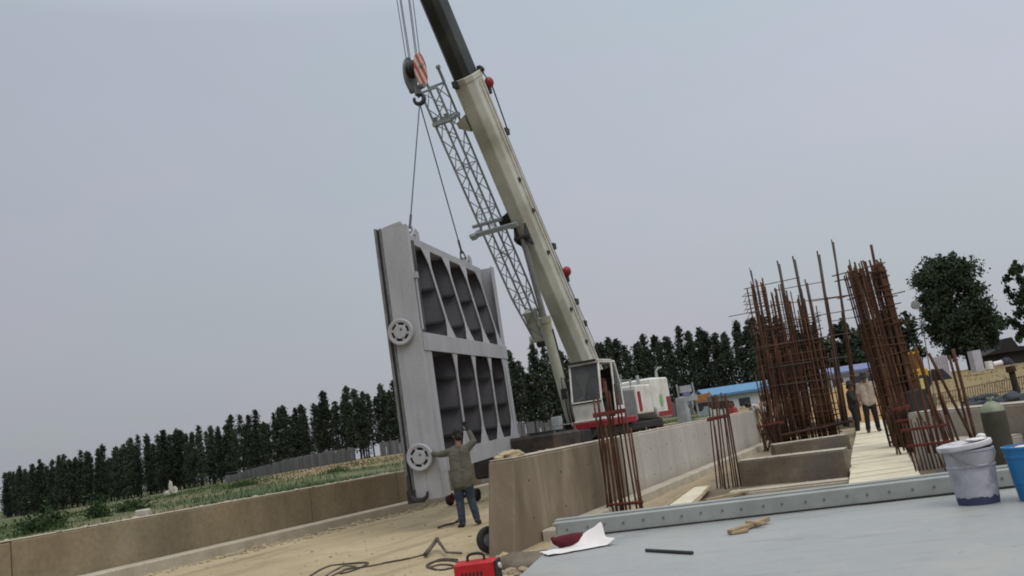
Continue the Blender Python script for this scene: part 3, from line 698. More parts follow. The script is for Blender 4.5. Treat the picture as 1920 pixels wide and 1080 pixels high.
    # carrier
    b = MB(); b.box((-4.6, -.45, .62), (4.4, .45, .97)); b.box((-4.5, -1.2, .96), (3.2, 1.2, 1.08)); b.build('carrier_frame', M['dark'], t, bevel=.02)
    b = MB(); b.box((3.2, -1.25, .55), (4.7, 1.25, 1.46)); nose = b.build('carrier_nose', M['carrier'], t, bevel=.06)
    for k in range(3):
        b = MB(); b.box((3.3+k*.46, .2, 1.463), (3.66+k*.46, 1.1, 1.475 + .05*(k % 2))); b.build('hatch', M['dark'], nose, bevel=.01)
    b = MB(); b.path([(3.3, 1.15, 1.46), (3.3, 1.15, 1.62), (4.5, 1.15, 1.62), (4.5, 1.15, 1.46)], .018, 6); b.build('rail', M['seal'], nose)
    b = MB(); b.box((3.25, 1.251, .95), (4.6, 1.262, 1.05)); b.build('red_stripe', M['red_dark'], nose)
    b = MB(); b.box((-3.8, 1.14, .72), (-.9, 1.26, .93)); b.box((-.3, 1.14, .78), (3.1, 1.22, .90)); b.build('side_guard', M['red'], t, bevel=.02)
    b = MB(); b.tube((1.55, 1.0, 1.12), (1.55, 1.22, 1.12), .19, n=18); b.build('lamp_housing', M['steel'], t)
    for x0, x1, h, mm in ((2.3, 3.0, .34, 'dark'), (-.25, .3, .30, 'steel'), (-1.7, -.7, .42, 'dark'), (-3.3, -2.9, .36, 'red_dark')):
        b = MB(); b.box((x0, .7, 1.085), (x1, 1.15, 1.085+h)); b.build('toolbox', M[mm], t, bevel=.03)
    for k in range(5):
        rr = random.Random(k); x = 2.0 + rr.uniform(-.5, .9)
        b = MB(); b.path(smooth_path([V((x, 1.0, 1.1)), V((x+.1, 1.12, 1.3+.1*rr.random())), V((x+.35, 1.15, 1.22)), V((x+.5, 1.0, 1.1))], 4), .025, 6); b.build('hydraulic_hose', M['rubber'], t)
    b = MB(); b.path(smooth_path([V((1.6, .35, 1.5)), V((1.9, .42, 1.95)), V((1.6, .30, 2.5)), V((1.5, .2, 2.9))], 6), .022, 6); b.build('hydraulic_hose', M['rubber'], t)
    b = MB(); b.path(smooth_path([V((1.8, .35, 1.45)), V((2.05, .42, 1.85)), V((1.95, .35, 2.3)), V((1.7, .3, 2.6))], 6), .022, 6); b.build('hydraulic_hose', M['rubber'], t)
    for k in range(4):
        x = .55 + k*.19; b = MB(); b.tube((x, 1.2, .75), (x, 1.2, 1.32), .035); b.build('lever', M['jib'], t)
    for x in (3.6, 1.1, -2.6, -3.9):
        for sgn in (-1, 1):
            T = Matrix.Translation((x, sgn*1.02, ground_z(SL.x, SL.y) + .52)) @ Matrix.Rotation(R(90), 4, 'X')
            w = MB().lathe([(.28, -.15), (.46, -.16), (.52, -.11), (.52, .11), (.46, .16), (.28, .15)], 28, T).build('wheel', M['rubber'], t, smooth='auto')
            MB().lathe([(.27, -.152), (.27, .152)], 20, T).lathe([(.12, -.19), (.12, .19)], 12, T).build('rim', M['jib'], w)
    for x, jt in ((2.35, 1.0), (-2.35, 1.95)):
        for sgn in (-1, 1):
            b = MB(); b.box((x-.13, min(sgn*.3, sgn*2.2), .66), (x+.13, max(sgn*.3, sgn*2.2), .94)); o = b.build('outrigger', M['dark'], t, bevel=.01)
            b = MB(); b.hexa([(x-.2, sgn*2.2-.2, .35), (x+.2, sgn*2.2-.2, .35), (x+.2, sgn*2.2+.2, .35), (x-.2, sgn*2.2+.2, .35)], [(x-.13, sgn*2.2-.14, jt), (x+.13, sgn*2.2-.14, jt), (x+.13, sgn*2.2+.14, jt), (x-.13, sgn*2.2+.14, jt)])
            b.tube((x, sgn*2.2, 0.05), (x, sgn*2.2, .4), .08); b.lathe([(.3, .0), (.26, .08)], 20, Matrix.Translation((x, sgn*2.2, ground_z(SL.x, SL.y)-.03)))
            b.build('jack', M['jib'], o, bevel=.01)
    # hoist ropes from the boom head to the hook block
    head = c_inv @ V((HOOKP.x, HOOKP.y, 14.9)); blk = c_inv @ V((HOOKP.x, HOOKP.y, 11.05))
    rg = V((.62, .78, 0)).normalized(); rl = c_rot.transposed() @ rg
    for k, (a, bb) in enumerate(((-.19, -.135), (-.155, -.105), (-.12, -.075), (.06, .05), (.095, .08), (.13, .11))):
        q = c_rot.transposed() @ V((.80, -.60, 0))
        off = .05 if k % 2 else -.05
        b = MB().tube(blk + q*bb*1.5 + rl*off, head + q*a*1.7 + rl*off, .0105, n=6); b.build('hoist_rope', M['cable'], t)
    return t

def glass_mat():
    if 'glassm' in M: return M['glassm']
    m = bpy.data.materials.new('cab_window_glass'); m.use_nodes = True
    N, L, b = node_edit(m)
    b.inputs['Base Color'].default_value = (.10, .105, .11, 1); b.inputs['Roughness'].default_value = .06
    b.inputs['Alpha'].default_value = .62; b.inputs['Specular IOR Level'].default_value = .5
    no = N.new('ShaderNodeTexNoise'); no.inputs['Scale'].default_value = 3; mr = N.new('ShaderNodeMapRange')
    mr.inputs[3].default_value = .5; mr.inputs[4].default_value = .78; L.new(no.outputs['Fac'], mr.inputs[0]); L.new(mr.outputs[0], b.inputs['Alpha'])
    M['glassm'] = m; return m
BOOM_COLLAR, CYL_S, JIB, JIB_MID = 10.68, 6.1, (2.75, 10.85), 6.6
crane = build_crane()

def build_hook():
    t = thing('hook_block', 'red and white striped pulley block with a dark hook under the boom', 'hook block', HOOKP)
    n = V((.80, -.60, 0)); a = V((.60, .80, 0)); up = V((0, 0, 1))
    def plate(off, th, w, h):
        pts = []
        for i in range(24):
            q = 2*math.pi*i/24
            pts.append(n*off + a*w*math.cos(q)*(1 if abs(math.sin(q)) < .6 else .94) + up*(.72 + h*math.sin(q)))
        b = MB(); b.prism(pts, n*th); return b
    dd = (a*.86 + up*.5).normalized(); st = striped_material('hook_stripes', (.27, .03, .035), (.50, .33, .26), .105, tuple(dd))
    plate(.15, .05, .225, .46).build('striped_cheek', st, t, bevel=.008)
    plate(-.22, .06, .235, .47).build('dark_cheek', M['seal'], t, bevel=.008)
    for off in (-.13, -.02, .09):
        b = MB(); T = Matrix.Translation(n*off + up*.82) @ n.to_track_quat('Z', 'Y').to_matrix().to_4x4()
        b.lathe([(.08, -.045), (.215, -.045), (.18, 0), (.215, .045), (.08, .045)], 28, T, cap=False); b.build('sheave', M['dark'], t, smooth='auto')
    b = MB(); b.tube(n*-.26 + up*.82, n*.25 + up*.82, .05); b.tube(n*-.24 + up*.3, n*.22 + up*.3, .07); b.box((-.08, -.08, .12), (.08, .08, .34)); b.build('crosshead', M['seal'], t)
    ax = V((1, -.15, 0)).normalized()
    pts = [up*.16, up*.08] + [ax*(.125*math.sin(q)) + up*(-.02 - .125*math.cos(q) + .03) for q in [R(x) for x in range(150, -121, -18)]]
    rad = [.05, .05] + [.042 + .018*math.sin(max(0, min(1, i/12))*math.pi) for i in range(len(pts)-3)] + [.018]
    b = MB(); b.path(pts, rad, 10); b.build('hook', M['dark'], t, smooth=True)
    b = MB(); b.lathe([(.09, .13), (.10, .18), (.06, .22)], 16); b.build('hook_nut', M['seal'], t)
    return t
build_hook()
for LUG, lab in ((LUG1, 'steel wire sling from the hook down to the near top corner of the gate'), (LUG2, 'steel wire sling from the hook down to the far top corner of the gate')):
    hk = HOOKP + V((0, 0, -.10))
    t = thing('wire_sling', lab, 'cable', hk, group='slings holding the gate')
    d = (LUG - hk); e = hk + d*.94
    b = MB(); b.tube(hk, e, .0155, n=6); b.build('wire', M['cable'], t, world=True)
    b = MB(); b.tube(hk + d*.86, hk + d*.95, .028, n=8); b.build('ferrule', M['cable'], t, world=True)
    b = MB(); s = d.normalized(); q = s.cross(V((0, 1, 0))).normalized()
    b.path([LUG + q*.05, LUG - s*.12 + q*.06, LUG - s*.26 + q*.03, LUG - s*.30, LUG - s*.26 - q*.03, LUG - s*.12 - q*.06, LUG - q*.05], .022, 7); b.build('shackle', M['seal'], t, world=True)

# ------------------------------------------------------------------ people (round-cone limbs fused into one skin)
def cap(b, p, q, r0, r1, fl=None):
    p, q = V(p), V(q)
    b.tube(p, q, r0, r1, n=14); b.ball(p, r0, 2); b.ball(q, r1, 2)
def fuse(b, name, material, parent, vox, smooth_it=4, wrinkle=0.0):
    me = bpy.data.meshes.new('tmp'); bmesh.ops.recalc_face_normals(b.bm, faces=b.bm.faces[:]); b.bm.to_mesh(me); b.bm.free()
    o = bpy.data.objects.new('tmp', me); COL.objects.link(o)
    md = o.modifiers.new('r', 'REMESH'); md.mode = 'VOXEL'; md.voxel_size = vox
    ms = o.modifiers.new('s', 'SMOOTH'); ms.iterations = smooth_it; ms.factor = .5
    dg = bpy.context.evaluated_depsgraph_get(); dg.update()
    nm = bpy.data.meshes.new_from_object(o.evaluated_get(dg)); nm.name = name
    bpy.data.objects.remove(o)
    if wrinkle:
        nm.calc_loop_triangles()
        ns = [v.normal.copy() for v in nm.vertices]
        for v, n_ in zip(nm.vertices, ns):
            k = mnoise.noise(V((v.co.x*7, v.co.y*7, v.co.z*16))) + .5*mnoise.noise(v.co*26)
            v.co += n_*wrinkle*k
    for p in nm.polygons: p.use_smooth = True
    nm.materials.clear(); nm.materials.append(material)
    no = bpy.data.objects.new(name, nm); COL.objects.link(no); no.parent = parent
    return no
def hand(b, w, d, side, curl=.5, k=1.0):
    """palm and five bent fingers from the wrist w along d; side = direction of the thumb"""
    d = V(d).normalized(); side = V(side); side = (side - d*side.dot(d)).normalized(); nrm = d.cross(side)
    w = V(w)
    for o_ in (-.022, 0, .022): cap(b, w + side*o_*.7*k, w + d*.085*k + side*o_*k, .014*k, .014*k)
    for i, (o_, L_) in enumerate(((.031, .068), (.0105, .078), (-.0105, .072), (-.031, .056))):
        p = w + d*.088*k + side*o_*k
        a = p + (d*math.cos(curl*.5) + nrm*math.sin(curl*.5))*L_*.45*k
        c = a + (d*math.cos(curl*1.4) + nrm*math.sin(curl*1.4))*L_*.33*k
        e = c + (d*math.cos(curl*2.2) + nrm*math.sin(curl*2.2))*L_*.28*k
        cap(b, p, a, .0092*k, .0085*k); cap(b, a, c, .0085*k, .008*k); cap(b, c, e, .008*k, .0068*k)
    p = w + d*.025*k + side*.03*k; a = p + (d*.55 + side*.75).normalized()*.045*k; c = a + (d*.9 + side*.35 + nrm*.25).normalized()*.035*k
    cap(b, p, a, .013*k, .0105*k); cap(b, a, c, .0105*k, .009*k)

def person(label, root, J, mats, vox=.011, gloves=False, sleeve=1.0, hat=None, face=(0, 1, 0), group=None, tail=.0, hair=True, shoes=True):
    """J: world joints head, neck, chest, pelvis, sl/sr shoulders, el/er elbows, wl/wr wrists, hl/hr hips, kl/kr knees, al/ar ankles, tl/tr toes"""
    t = thing('person', label, 'person', root, group=group)
    q = {k: V(v) - V(root) for k, v in J.items()}
    f = V(face).normalized(); rt = f.cross(V((0, 0, 1))).normalized(); up = (q['head'] - q['neck']).normalized()
    b = MB()
    hd = q['head']
    b.ball(hd + up*.02, .1, 3, (.80, .92, 1.05)); b.ball(hd - up*.05 + f*.025, .07, 2, (.9, .9, 1))
    cap(b, hd + f*.085 - up*.005, hd + f*.112 - up*.028, .010, .014)                     # nose
    cap(b, hd + f*.083 - up*.062 - rt*.02, hd + f*.083 - up*.062 + rt*.02, .008, .008)   # lips
    cap(b, hd + f*.07 - up*.095, hd + f*.075 - up*.10, .022, .02)                       # chin
    cap(b, hd + f*.078 + up*.03 - rt*.035, hd + f*.078 + up*.03 + rt*.035, .012, .012)  # brow
    for s in (-1, 1): b.ball(hd + rt*s*.083 - up*.01, .022, 2, (.5, .8, 1.4))
    cap(b, q['neck'] - up*.03, hd - up*.05, .058, .054)
    ch, pv = q['chest'], q['pelvis']
    for s, S, Hh in ((-1, 'sl', 'hl'), (1, 'sr', 'hr')):
        cap(b, q[S]*.55 + ch*.45, pv + (q[Hh]-pv)*.7, .10, .105)
        cap(b, q['neck'] - V((0, 0, .05)), q[S], .055, .06)
    arm = (('sl', 'el', 'wl'), ('sr', 'er', 'wr')); leg = (('hl', 'kl', 'al', 'tl'), ('hr', 'kr', 'ar', 'tr'))
    for S, E_, W_ in arm: cap(b, q[S], q[E_], .058, .044); cap(b, q[E_], q[W_], .043, .029)
    if not gloves:
        for (S, E_, W_), sg in zip(arm, (-1, 1)): hand(b, q[W_], q[W_]-q[E_], f*.8 - rt*sg*.4, .55)
    for Hh, K, A, T_ in leg:
        cap(b, q[Hh], q[K], .088, .060); cap(b, q[K], q[A], .058, .042); cap(b, q[A] - V((0, 0, .02)), q[T_], .045, .035)
    fuse(b, 'body', mats['skin'], t, min(vox, .008) if not gloves else vox, 3)
    # shirt
    b = MB()
    for S, Hh in (('sl', 'hl'), ('sr', 'hr')):
        cap(b, q[S]*.6 + ch*.4, pv + (q[Hh]-pv)*.75 + V((0, 0, -.02)), .120, .140)
        cap(b, q['neck'] - V((0, 0, .04)), q[S], .062, .078)
        if tail: cap(b, pv + (q[Hh]-pv)*.7, pv + (q[Hh]-pv)*.8 - V((0, 0, tail)), .14, .134)
    for S, E_, W_ in arm:
        if sleeve >= .99: cap(b, q[S], q[E_], .078, .062); cap(b, q[E_], q[E_] + (q[W_]-q[E_])*.88, .060, .045)
        else: cap(b, q[S], q[S] + (q[E_]-q[S])*sleeve*1.6, .078, .068)
    fuse(b, 'shirt', mats['shirt'], t, vox, 5, .006)
    # trousers
    b = MB()
    for Hh, K, A, T_ in leg:
        cap(b, pv + V((0, 0, .06)), q[Hh], .118, .115); cap(b, q[Hh], q[K], .112, .082); cap(b, q[K], q[A] + V((0, 0, .01)), .080, .066)
    fuse(b, 'trousers', mats['trousers'], t, vox, 5, .006)
    if shoes:
        for Hh, K, A, T_ in leg:
            b = MB(); cap(b, q[A] - V((0, 0, .04)), q[T_], .054, .044); d = (q[T_]-q[A]); d.z = 0; cap(b, q[A] - V((0, 0, .04)) - d.normalized()*.05, q[A] - V((0, 0, .035)), .04, .045)
            fuse(b, 'shoe', M['dark'], t, vox, 2)
    if hair:
        b = MB(); b.ball(hd + up*.045 - f*.014, .104, 3, (.86, .96, .98), .12, 3); b.ball(hd - up*.03 - f*.045, .078, 2, (1, .8, 1.0), .15, 5)
        fuse(b, 'hair', M['hair'], t, .012, 1, .006)
    if hat:
        b = MB(); T = Matrix.Translation(hd + up*.075) @ up.to_track_quat('Z', 'Y').to_matrix().to_4x4()
        b.lathe([(.0, .10), (.07, .095), (.10, .05), (.108, 0), (.19, -.02), (.195, -.028), (.10, -.012), (.095, .03), (.0, .08)], 24, T, cap=False); b.build('hat', hat, t, smooth=True)
    if gloves:
        for (S, E_, W_), sg in zip(arm, (-1, 1)):
            b = MB(); hand(b, q[W_] - (q[W_]-q[E_]).normalized()*.0, q[W_]-q[E_], J.get('thumb', (-rt*sg + f*.3)), .5 if sg < 0 else .35, 1.18)
            cap(b, q[E_] + (q[W_]-q[E_])*.84, q[W_], .045, .036); fuse(b, 'glove', M['glove'], t, .006, 2)
    # eyes
    for s in (-1, 1):
        b = MB(); b.ball(hd + f*.083 + rt*s*.032 + up*.008, .011, 2); b.build('eye', M['hair'], t)
    return t

def build_man_at_gate():
    Y = 16.85
    J = dict(head=at(857, 815, Y+.03), neck=at(859, 832, Y), chest=at(862, 853, Y), pelvis=at(866, 893, Y),
             sl=at(845, 846, Y), sr=at(874, 841, Y), el=at(823, 851, Y+.18), wl=at(806, 849, Y+.40), er=at(888, 827, Y+.05), wr=at(878, 806, Y+.12),
             hl=at(857, 897, Y), hr=at(875, 895, Y), kl=at(862, 938, Y+.04), kr=at(883, 933, Y+.03), al=at(867, 977, Y-.02), ar=at(894, 970, Y-.04),
             tl=at(862, 986, Y+.14), tr=at(899, 977, Y+.13))
    gzv = ground_z(-1.5, Y)
    mats = dict(skin=M['skin'], shirt=M['shirt_grey'], trousers=M['jeans'])
    root = V((J['pelvis'].x, Y, min(J['al'].z, J['ar'].z) - .10))
    dz = gzv - root.z
    person('man seen from behind in grey shirt and jeans guiding the gate, one gloved hand raised', root + V((0, 0, dz)), {k: v + V((0, 0, dz)) for k, v in J.items()}, mats, .010, gloves=True, face=(-.35, .93, 0), tail=.10)
build_man_at_gate()

def standing(px, py_foot, z, height, yaw, arms='down', Ydist=None):
    g = gz(px, py_foot, z) if Ydist is None else V((at(px, py_foot, Ydist).x, Ydist, z))
    k = height/1.70
    f = V((math.sin(yaw), -math.cos(yaw), 0)); rt = f.cross(V((0, 0, 1)))
    def p(x, y, zz): return g + (rt*x + f*y + V((0, 0, zz)))*k
    J = dict(head=p(0, .02, 1.59), neck=p(0, 0, 1.45), chest=p(0, 0, 1.25), pelvis=p(0, 0, .93), sl=p(-.175, 0, 1.39), sr=p(.175, 0, 1.39),
             hl=p(-.09, 0, .90), hr=p(.09, 0, .90), kl=p(-.11, .03, .49), kr=p(.13, .05, .49), al=p(-.13, -.02, .09), ar=p(.16, .02, .09), tl=p(-.15, .13, .05), tr=p(.19, .17, .05))
    if arms == 'down':
        J.update(el=p(-.25, -.02, 1.12), wl=p(-.27, .07, .88), er=p(.25, -.02, 1.12), wr=p(.26, .09, .88))
    elif arms == 'front':
        J.update(el=p(-.25, .08, 1.14), wl=p(-.12, .3, 1.08), er=p(.25, .08, 1.14), wr=p(.12, .3, 1.08))
    return g, J, f
def bent(px, py_foot, z, height, yaw, Ydist):
    g = V((at(px, py_foot, Ydist).x, Ydist, z)); k = height/1.7
    f = V((math.sin(yaw), -math.cos(yaw), 0)); rt = f.cross(V((0, 0, 1)))
    def p(x, y, zz): return g + (rt*x + f*y + V((0, 0, zz)))*k
    return g, dict(head=p(0, .62, 1.16), neck=p(0, .50, 1.10), chest=p(0, .34, 1.05), pelvis=p(0, 0, .90), sl=p(-.17, .46, 1.08), sr=p(.17, .46, 1.08),
             hl=p(-.09, 0, .88), hr=p(.09, 0, .88), kl=p(-.11, .06, .48), kr=p(.13, .06, .48), al=p(-.13, -.05, .09), ar=p(.16, 0, .09), tl=p(-.15, .11, .05), tr=p(.19, .15, .05),
             el=p(-.22, .52, .82), wl=p(-.12, .62, .60), er=p(.22, .52, .82), wr=p(.12, .62, .60)), f
PLZ = .13
def build_people():
    sk = M['skin']
    g, J, f = standing(1640, 810, PLZ, 1.70, R(-12))
    person('man in dark hat, cream shirt and dark trousers standing on the white walkway', g, J, dict(skin=sk, shirt=M['shirt_cream'], trousers=M['trousers']), .012, hat=M['hair'], face=f, sleeve=.5, tail=.06)
    g, J, f = standing(1607, 800, 0, 1.66, R(60), 'front', 28.6)
    person('worker in dark clothes half hidden behind the man in the cream shirt', g, J, dict(skin=sk, shirt=M['shirt_dark'], trousers=M['trousers']), .016, hat=M['hair'], face=f)
    g, J, f = bent(1386, 800, ground_z(7.6, 33), 1.68, R(-80), 33)
    for k_ in J: J[k_] = J[k_]
    g, J, f = standing(1380, 800, .0, 1.62, R(-70), 'front', 33.5)
    person('worker with black hair and red shirt beyond the pale far end of the wall', g, J, dict(skin=sk, shirt=M['shirt_red'], trousers=M['trousers']), .016, face=f, sleeve=.5)
    g, J, f = bent(1440, 800, .25, 1.68, R(-80), 32.5)
    person('worker in white shirt bending down left of the tall rebar cages', g, J, dict(skin=sk, shirt=M['shirt_white'], trousers=M['trousers']), .016, face=f)
    # operator in the cab, seated
    o = lambda x, y, z: c_mtx @ V((x, y, z))
    zc = 1.66
    J = dict(head=o(1.02, .98, zc+1.27), neck=o(.98, .98, zc+1.12), chest=o(.96, .98, zc+.9), pelvis=o(.95, .98, zc+.56), sl=o(.98, 1.15, zc+1.05), sr=o(.98, .81, zc+1.05), el=o(1.1, 1.2, zc+.75), wl=o(1.35, 1.15, zc+.72), er=o(1.1, .76, zc+.75), wr=o(1.35, .8, zc+.72),
             hl=o(.98, 1.07, zc+.56), hr=o(.98, .89, zc+.56), kl=o(1.36, 1.1, zc+.58), kr=o(1.36, .86, zc+.58), al=o(1.42, 1.1, zc+.14), ar=o(1.42, .86, zc+.14), tl=o(1.56, 1.1, zc+.1), tr=o(1.56, .86, zc+.1))
    person('crane operator in dark red top sitting inside the crane cab', o(1.0, .98, zc), J, dict(skin=sk, shirt=mat('maroon_shirt', (.10, .03, .035), rough=.9), trousers=M['trousers']), .016, face=FWD)
build_people()

# ------------------------------------------------------------------ the steel panel lying flat in the foreground
def deck_material():
    m = M['deck']; N, L, b = node_edit(m)
    src = b.inputs['Base Color'].links[0].from_socket
    tc = N.new('ShaderNodeTexCoord'); P = tc.outputs['Object']
    def noise(scale, st=(1, 1, 1), det=6):
        mp = N.new('ShaderNodeMapping'); mp.inputs['Scale'].default_value = st; L.new(P, mp.inputs['Vector'])
        n = N.new('ShaderNodeTexNoise'); n.inputs['Scale'].default_value = scale; n.inputs['Detail'].default_value = det; L.new(mp.outputs[0], n.inputs['Vector']); return n.outputs['Fac']
    def over(src, fac, a, b_, amt, col):
        r = N.new('ShaderNodeMapRange'); r.inputs[1].default_value = a; r.inputs[2].default_value = b_; r.inputs[4].default_value = amt; L.new(fac, r.inputs[0])
        x = N.new('ShaderNodeMix'); x.data_type = 'RGBA'; L.new(r.outputs[0], x.inputs['Factor']); L.new(src, x.inputs['A']); x.inputs['B'].default_value = (*col, 1); return x.outputs['Result']
    c = over(src, noise(1.7, det=9), .52, .68, .6, (.33, .305, .255))            # dust
    c = over(c, noise(2.6, (1, 6, 1), 8), .57, .70, .6, (.14, .14, .138))      # drag marks
    c = over(c, noise(3.2, (7, 1, 1), 8), .63, .73, .45, (.36, .36, .35))      # scuffs
    c = over(c, noise(22, det=2), .70, .74, .7, (.12, .10, .085))             # specks
    c = over(c, noise(.55, det=3), .52, .62, .35, (.33, .335, .335))
    L.new(c, b.inputs['Base Color'])
    r = N.new('ShaderNodeMapRange'); r.inputs[3].default_value = .34; r.inputs[4].default_value = .62; L.new(noise(1.3), r.inputs[0]); L.new(r.outputs[0], b.inputs['Roughness'])
deck_material()
def gate_dirt():
    m = M['gate']; N, L, b = node_edit(m); src = b.inputs['Base Color'].links[0].from_socket
    tc = N.new('ShaderNodeTexCoord'); mp = N.new('ShaderNodeMapping'); mp.inputs['Scale'].default_value = (5, 5, .35); L.new(tc.outputs['Object'], mp.inputs['Vector'])
    n = N.new('ShaderNodeTexNoise'); n.inputs['Scale'].default_value = 1.6; n.inputs['Detail'].default_value = 6; L.new(mp.outputs[0], n.inputs['Vector'])
    r = N.new('ShaderNodeMapRange'); r.inputs[1].default_value = .57; r.inputs[2].default_value = .72; r.inputs[4].default_value = .5; L.new(n.outputs['Fac'], r.inputs[0])
    x = N.new('ShaderNodeMix'); x.data_type = 'RGBA'; L.new(r.outputs[0], x.inputs['Factor']); L.new(src, x.inputs['A']); x.inputs['B'].default_value = (.21, .185, .165, 1); L.new(x.outputs['Result'], b.inputs['Base Color'])
gate_dirt()
DZ = .66
E0, E1 = gz(1047, 1012, DZ), gz(1800, 926, DZ)
def build_deck():
    dx = (E1 - E0).normalized(); dy = V((-dx.y, dx.x, 0)); 
    rot = Matrix((dx, dy, V((0, 0, 1)))).transposed()
    org = E0.copy(); org.z = 0
    t = thing('lying_gate', 'second grey steel gate lying flat in the foreground with buckets on it', 'gate', org, rot)
    inv = t.matrix_basis.inverted()
    lc = inv @ gz(968, 1084, DZ)
    kx = lc.x/lc.y
    Wd, Ln = 7.0, 6.6
    P0, P1 = V((kx*-Ln, -Ln, 0)), V((0, .12, 0))
    b = MB(); th = .02
    poly = [(kx*-Ln, -Ln, DZ-th), (Wd, -Ln, DZ-th), (Wd, .14, DZ-th), (0, .14, DZ-th)]
    b.prism(poly, (0, 0, th)); b.build('top_plate', M['deck'], t)
    b = MB()
    b.prism([(kx*-Ln+.03, -Ln+.03, DZ-.42), (Wd, -Ln+.03, DZ-.42), (Wd, .06, DZ-.42), (.03, .06, DZ-.42)], (0, 0, .399)); b.build('girder', M['gate_shaded'], t)
    # upright edge bar with a row of bolts, lifted a little off the plate
    b = MB(); b.box((.0, .004, DZ+.012), (Wd, .03, DZ+.128)); b.box((-.04, .031, DZ+.100), (Wd, .15, DZ+.126)); b.build('edge_bar', M['deck_edge'], t, bevel=.003)
    b = MB(); b.box((-.06, .20, DZ+.02), (Wd, .30, DZ+.135)); b.build('edge_angle', M['deck_edge'], t, bevel=.004)
    b = MB(); b.box((0.01, -.012, DZ+.001), (Wd, .003, DZ+.010)); b.box((0.02, .004, DZ+.0005), (Wd, .028, DZ+.011)); b.build('gap_shadow_strip', M['rubber'], t)  # black strips standing in for the shadow line beneath the edge bar
    b = MB(); b.box((0.3, -.03, DZ+.0008), (2.3, -.014, DZ+.003)); b.build('weld_seam', M['gate'], t)
    bolt = None
    for i in range(44):
        x = .09 + i*.152
        if x > Wd: break
        if bolt is None:
            bb = MB(); bb.tube((0, 0, 0), (0, -.006, 0), .009, n=8); bb.tube((0, -.006, 0), (0, -.010, 0), .005, n=8); bolt = bb.build('bolt', M['seal'], t); o = bolt
        else:
            o = bolt.copy(); COL.objects.link(o); o.parent = t
        o.location = (x + random.uniform(-.012, .012), .0035, DZ + .075 + random.uniform(-.007, .007))
    for x in (.6, 3.0, 5.4):
        for y in (-.5, -3.5):
            pass
    tb = thing('timber_block', 'squared timber sleeper carrying the near left corner of the lying steel panel', 'timber', t.matrix_basis @ V((.8, -1.2, 0)), rot, group='sleepers under the lying panel')
    MB().box((-.8, -.12, -.05), (.9, .12, .235)).build('block', M['wood'], tb, bevel=.01)
    return t, rot
deck, deck_rot = build_deck()

def on_deck(px, py): return gz(px, py, DZ)

def rotz_to(a, b):
    d = (b - a); return math.atan2(d.y, d.x)

def bucket_material():
    m = mat('bucket_plastic', (.44, .43, .48), (.33, .325, .36), rough=.6, scale=5, stain=(.19, .185, .19), stain_amt=.65, stain_scale=7, fine=.08)
    N, L, b = node_edit(m)
    src = b.inputs['Base Color'].links[0].from_socket
    tc = N.new('ShaderNodeTexCoord'); sx = N.new('ShaderNodeSeparateXYZ'); L.new(tc.outputs['Object'], sx.inputs[0])
    no = N.new('ShaderNodeTexNoise'); no.inputs['Scale'].default_value = 26; L.new(tc.outputs['Object'], no.inputs['Vector'])
    ma = N.new('ShaderNodeMath'); ma.operation = 'MULTIPLY_ADD'; ma.inputs[1].default_value = .05; L.new(no.outputs['Fac'], ma.inputs[0]); L.new(sx.outputs['Z'], ma.inputs[2])
    mr = N.new('ShaderNodeMapRange'); mr.inputs[1].default_value = .070; mr.inputs[2].default_value = .076; mr.inputs[3].default_value = 1; mr.inputs[4].default_value = 0
    L.new(ma.outputs[0], mr.inputs[0])
    mx = N.new('ShaderNodeMix'); mx.data_type = 'RGBA'; L.new(mr.outputs[0], mx.inputs['Factor']); L.new(src, mx.inputs['A']); mx.inputs['B'].default_value = (.045, .05, .10, 1)
    # grey worn upper band
    mr2 = N.new('ShaderNodeMapRange'); mr2.inputs[1].default_value = .245; mr2.inputs[2].default_value = .255; mr2.inputs[3].default_value = 0; mr2.inputs[4].default_value = .45
    L.new(sx.outputs['Z'], mr2.inputs[0])
    mx2 = N.new('ShaderNodeMix'); mx2.data_type = 'RGBA'; L.new(mr2.outputs[0], mx2.inputs['Factor']); L.new(mx.outputs['Result'], mx2.inputs['A']); mx2.inputs['B'].default_value = (.24, .24, .245, 1)
    L.new(mx2.outputs['Result'], b.inputs['Base Color'])
    return m
